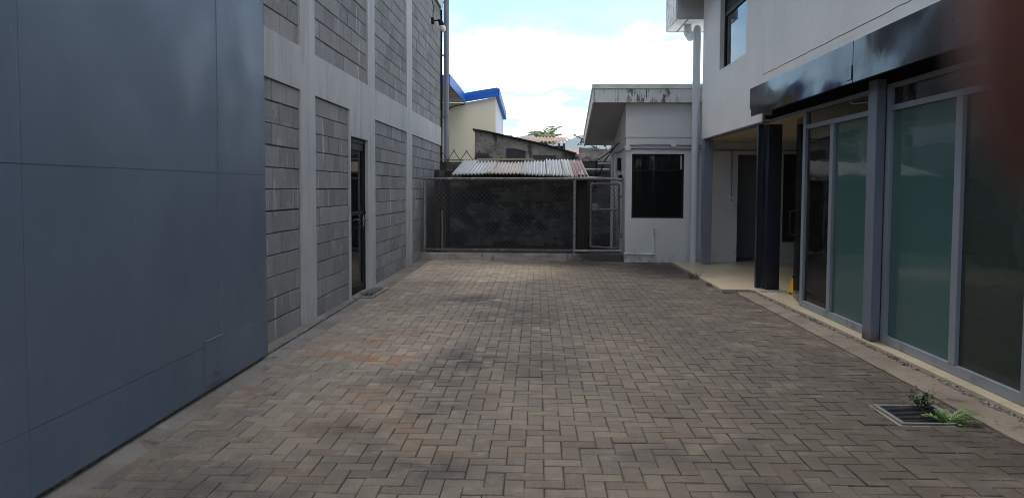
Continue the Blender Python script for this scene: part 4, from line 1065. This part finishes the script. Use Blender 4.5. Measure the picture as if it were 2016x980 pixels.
fn_ = thing('fern', 'bright green fern sprouting from the corner of the drain grate', 'fern', (2.47, 4.62, 0))
q = MB()
for (az, el, ln) in ((.15, .75, .27), (.55, .55, .25), (-.3, .7, .22), (1.2, .9, .2), (2.5, .8, .17), (3.0, .35, .2), (.0, 1.1, .22), (2.0, 1.2, .15), (-.8, .6, .16)):
    frond(q, (2.47+R.uniform(-.02, .02), 4.63+R.uniform(-.02, .02), -.02), az, el, ln*.85, 14, .045, .0085, 1.3, .003)
q.smooth = False; q.build('fronds', m_fern, fn_)
wd = thing('weed', 'dark leafy weed at the back edge of the drain grate', 'weed', (2.45, 4.93, 0))
q = MB(); st_ = MB()
for k in range(16):
    az = R.uniform(0, 6.28); rr = R.uniform(.03, .13); hh = R.uniform(.03, .12)
    p1 = Vector((2.45+rr*math.cos(az), 4.94+rr*.6*math.sin(az), hh))
    st_.tube([(2.45, 4.94, -.03), (2.45+rr*.4*math.cos(az), 4.94+rr*.3*math.sin(az), hh*.7), p1], .0018, 4)
    for j in range(9):
        p = Vector((2.45, 4.94, 0)).lerp(p1, R.uniform(.4, 1.05)); leafquad(q, p, (R.uniform(-1, 1), R.uniform(-1, 1), R.uniform(-.3, .8)), (.1, .2, 1), R.uniform(.02, .04), R.uniform(.006, .011))
q.build('leaves', m_leaf_d, wd); st_.smooth = False; st_.build('stems', m_leaf, wd)
def tuft(label, x, y, z, n, r, hgt):
    q = MB()
    for k in range(n):
        a = R.uniform(0, 6.28); d = R.random()**.5*r; px, py = x+d*math.cos(a), y+d*math.sin(a)
        lx, ly = R.gauss(0, .5), R.gauss(0, .5); h = hgt*R.uniform(.5, 1.2); w = R.uniform(.002, .004)
        t = R.uniform(0, 3.14); sx, sy = w*math.cos(t), w*math.sin(t)
        q.add([(px-sx, py-sy, z), (px+sx, py+sy, z), (px+sx*.7+lx*h*.4, py+sy*.7+ly*h*.4, z+h*.65), (px-sx*.7+lx*h*.4, py-sy*.7+ly*h*.4, z+h*.65), (px+lx*h, py+ly*h, z+h)], [(0, 1, 2, 3), (3, 2, 4)])
    return tag(q.build('grass_tuft', m_grass, fixn=False), label, 'grass tuft')
tuft('grass tuft growing beside the drain cover at the black door', -2.16, 9.64, .01, 70, .09, .07)
tuft('thin grass tuft growing at the edge of the porch tiles', 2.46, 12.0, .0, 60, .10, .11)
tuft('tiny grass tuft against the porch tiles, nearer than the thin one', 2.47, 11.1, .0, 26, .05, .06)
ms = MB()
for k in range(420):
    x = R.gauss(1.0, .55); y = R.uniform(8.5, 14.5)
    if mnoise.noise(Vector((x*1.5, y*1.1, 8))) < .05 or x > 2.45: continue
    lump(ms, x, y, -.004, R.uniform(.004, .010), .5)
o = ms.build('moss', m_grass); o['kind'] = 'stuff'; tag(o, 'specks of green moss in the joints of the far paving', 'moss')

m_dead = M('dead_leaf', (.12, .075, .04), .9, [L((40, 40, 40), .4, .65, (.07, .05, .03), .8, 3)], island=.5)
dl = MB()
for k in range(330):
    y = R.uniform(3.2, 10.3); x = 2.70+abs(R.gauss(0, .07)) if R.random() < .5 else 2.68-abs(R.gauss(0, .25))
    if R.random() < .22: x, y = R.uniform(2.05, 2.7), R.gauss(4.8, .25)
    a = R.uniform(0, 6.28)
    leafquad(dl, (x, y, .012+(.014 if x > 2.68 else 0)), (math.cos(a), math.sin(a), R.uniform(-.1, .25)), (.1, .1, 1), R.uniform(.012, .035), R.uniform(.003, .008))
o = dl.build('leaf_litter', m_dead, fixn=False); o['kind'] = 'stuff'; tag(o, 'dead leaf scraps along the gutter strip and round the drain', 'leaf litter')

# ------------------------------------------------------------------ photographer's fingertip at the lens
FINGER = True
# ------------------------------------------------------------------ camera
f_px, W, H, hc = 1514., 2016., 980., 1.395
yaw = math.atan(50/f_px); pitch = rad(3.0); roll = rad(.25)
fw = Vector((-math.sin(yaw)*math.cos(pitch), math.cos(yaw)*math.cos(pitch), -math.sin(pitch)))
r0 = Vector((math.cos(yaw), math.sin(yaw), 0)); u0 = r0.cross(fw)
rr = r0*math.cos(roll)+u0*math.sin(roll); uu = rr.cross(fw)
cam = bpy.data.cameras.new('camera'); co = bpy.data.objects.new('camera', cam); C.objects.link(co)
co.matrix_world = Matrix(((rr.x, uu.x, -fw.x, 0), (rr.y, uu.y, -fw.y, 0), (rr.z, uu.z, -fw.z, hc), (0, 0, 0, 1)))
cam.sensor_width = 36; cam.sensor_fit = 'HORIZONTAL'; cam.lens = 36*f_px/W
cam.shift_y = -(120-f_px*math.tan(pitch))/W
cam.clip_start = .004; cam.clip_end = 15000
S.camera = co
if FINGER:
    cam.dof.use_dof = True; cam.dof.focus_distance = 8.5; cam.dof.aperture_fstop = 10.5
    def at(px, py, d):
        x = (px-W/2)/f_px; y = -(py-H/2)/f_px+cam.shift_y*W/f_px
        return Vector((0, 0, hc))+(fw+rr*x+uu*y)*d
    tip = at(2388, -40, .030)
    # the finger comes in from the upper right, where the hand holds the telephone
    axis = (rr*.10+uu*.97-fw*.20).normalized()
    bend = (rr*.45+uu*.35-fw*.80).normalized()
    P = [tip-axis*.0100, tip-axis*.0072, tip, tip+axis*.008, tip+axis*.018, tip+axis*.024]
    P += [P[-1]+(axis*.7+bend*.3).normalized()*.010, ]
    P += [P[-1]+(axis*.4+bend*.6).normalized()*.016]
    P += [P[-1]+bend*.012, P[-1]+bend*.024]
    rs = [.0040, .0072, .0092, .0096, .0090, .0094, .0097, .0094, .0092, .0100]
    q = MB(); q.tube(P, rs, 20)
    fo = q.build('finger', m_skin, smooth=True)
    md = fo.modifiers.new('sub', 'SUBSURF'); md.levels = 2; md.render_levels = 2
    tag(fo, "blurred reddish-brown fingertip at the lens, over the upper right corner", 'finger')

# ------------------------------------------------------------------ air
hz = MB(); hz.box(-6500, 6500, -6500, 6500, -1.2, 520)
mh = bpy.data.materials.new('air'); mh.use_nodes = True
mh.node_tree.nodes.clear(); ho = mh.node_tree.nodes.new('ShaderNodeOutputMaterial'); pv = mh.node_tree.nodes.new('ShaderNodeVolumePrincipled')
pv.inputs['Color'].default_value = (.80, .88, 1, 1); pv.inputs['Density'].default_value = .00014; pv.inputs['Anisotropy'].default_value = .2
mh.node_tree.links.new(pv.outputs[0], ho.inputs['Volume'])
HAZE = True
if HAZE:
    o = hz.build('haze', mh, kind='stuff'); tag(o, 'thin bluish air between the yard and the far hills', 'haze')

# ------------------------------------------------------------------ sun, sky, clouds
EL, AZ = rad(52), math.atan2(-.25, .97)           # the sun stands beyond the block building, front left
sd = Vector((math.sin(AZ)*math.cos(EL), math.cos(AZ)*math.cos(EL), math.sin(EL)))
sl = bpy.data.lights.new('sun', 'SUN'); sl.energy = 1.5; sl.angle = rad(18); sl.color = (1, .93, .84)
so_ = bpy.data.objects.new('sun', sl); C.objects.link(so_)
so_.rotation_euler = sd.to_track_quat('Z', 'Y').to_euler()
so_.location = (0, 0, 30)
wo = bpy.data.worlds.new('World'); S.world = wo; wo.use_nodes = True
nt = wo.node_tree; nt.nodes.clear()
out = nn(nt, 'ShaderNodeOutputWorld'); bg = nn(nt, 'ShaderNodeBackground'); bg.inputs[1].default_value = .15
sky = nn(nt, 'ShaderNodeTexSky', sky_type='NISHITA', sun_disc=False, sun_elevation=EL, sun_rotation=AZ)
sky.air_density = 1.0; sky.dust_density = .6; sky.ozone_density = 1.
tc = nn(nt, 'ShaderNodeTexCoord'); d = tc.outputs['Generated']
sp = nn(nt, 'ShaderNodeSeparateXYZ'); nt.links.new(d, sp.inputs[0])
z = math_(nt, 'MAXIMUM', sp.outputs[2], 0.0)
zz_ = math_(nt, 'ADD', z, .16)
cmb = nn(nt, 'ShaderNodeCombineXYZ')
nt.links.new(math_(nt, 'DIVIDE', sp.outputs[0], zz_), cmb.inputs[0]); nt.links.new(math_(nt, 'DIVIDE', sp.outputs[1], zz_), cmb.inputs[1])
CS = 1.0
n1 = noise_(nt, cmb.outputs[0], (1.1, 1.1, 1), 9, .58, .3)
n2 = noise_(nt, d, (9, 9, 26), 7, .55, .2)            # lower heaped clouds
hi = ramp(nt, n1, .40, .62)
wv = math_(nt, 'MULTIPLY', math_(nt, 'SUBTRACT', noise_(nt, d, (5, 5, 5), 5), .5), .10)
z2 = math_(nt, 'ADD', z, wv)
lowmask = ramp(nt, z2, .132, .112)
lo_ = math_(nt, 'MULTIPLY', ramp(nt, n2, .46, .50), lowmask)
band = math_(nt, 'MULTIPLY', ramp(nt, z2, .125, .14), ramp(nt, z2, .20, .165))
hor = ramp(nt, z, .085, .06)
gap = math_(nt, 'SUBTRACT', 1.0, math_(nt, 'MULTIPLY', math_(nt, 'MULTIPLY', ramp(nt, z2, .085, .105), ramp(nt, z2, .142, .128)), .97))
cl_ = math_(nt, 'MAXIMUM', math_(nt, 'MAXIMUM', hi, band), math_(nt, 'MAXIMUM', lo_, hor))
topc = math_(nt, 'MULTIPLY', math_(nt, 'MULTIPLY', ramp(nt, z2, .185, .21), ramp(nt, z, .42, .30)), ramp(nt, noise_(nt, d, (4, 4, 14), 6), .70, .50))
cl_ = math_(nt, 'MULTIPLY', cl_, math_(nt, 'SUBTRACT', 1.0, math_(nt, 'MULTIPLY', topc, .88)))
cl_ = math_(nt, 'MULTIPLY', cl_, gap)
cl_ = math_(nt, 'MAXIMUM', cl_, math_(nt, 'MULTIPLY', lo_, 1.0), clamp=True)
cl_ = math_(nt, 'MULTIPLY', cl_, .94)
sx = ramp(nt, sp.outputs[0], -.27, -.15); sx2 = ramp(nt, sp.outputs[0], -.45, -.62); sz = ramp(nt, z, .42, .55)   # a clear blue hole over the left-hand roofs
side = math_(nt, 'MAXIMUM', math_(nt, 'MAXIMUM', sx, sx2), sz)
cl_ = math_(nt, 'MULTIPLY', cl_, math_(nt, 'ADD', math_(nt, 'MULTIPLY', side, .85), .15))
ccol = mixcol(nt, ramp(nt, noise_(nt, cmb.outputs[0], (2.1, 2.1, 1), 6), .3, .7), (10.6, 10.6, 10.7), (14.4, 14.0, 13.5))
skc = mixcol(nt, 1.0, sky.outputs[0], (.60, .88, 1.0), 'MULTIPLY')
nt.links.new(mixcol(nt, cl_, skc, ccol), bg.inputs[0])
nt.links.new(bg.outputs[0], out.inputs[0])

S.view_settings.view_transform = 'Standard'; S.view_settings.look = 'None'; S.view_settings.gamma = 1; S.view_settings.exposure = .6
S.view_settings.use_curve_mapping = False
S.render.engine = 'CYCLES'
cy = S.cycles
cy.use_denoising = True; cy.pixel_filter_type = 'BLACKMAN_HARRIS'; cy.filter_width = .95
cy.max_bounces = 7; cy.diffuse_bounces = 4; cy.glossy_bounces = 4; cy.transparent_max_bounces = 16; cy.transmission_bounces = 4
cy.caustics_reflective = False; cy.caustics_refractive = False
cy.sample_clamp_indirect = 6
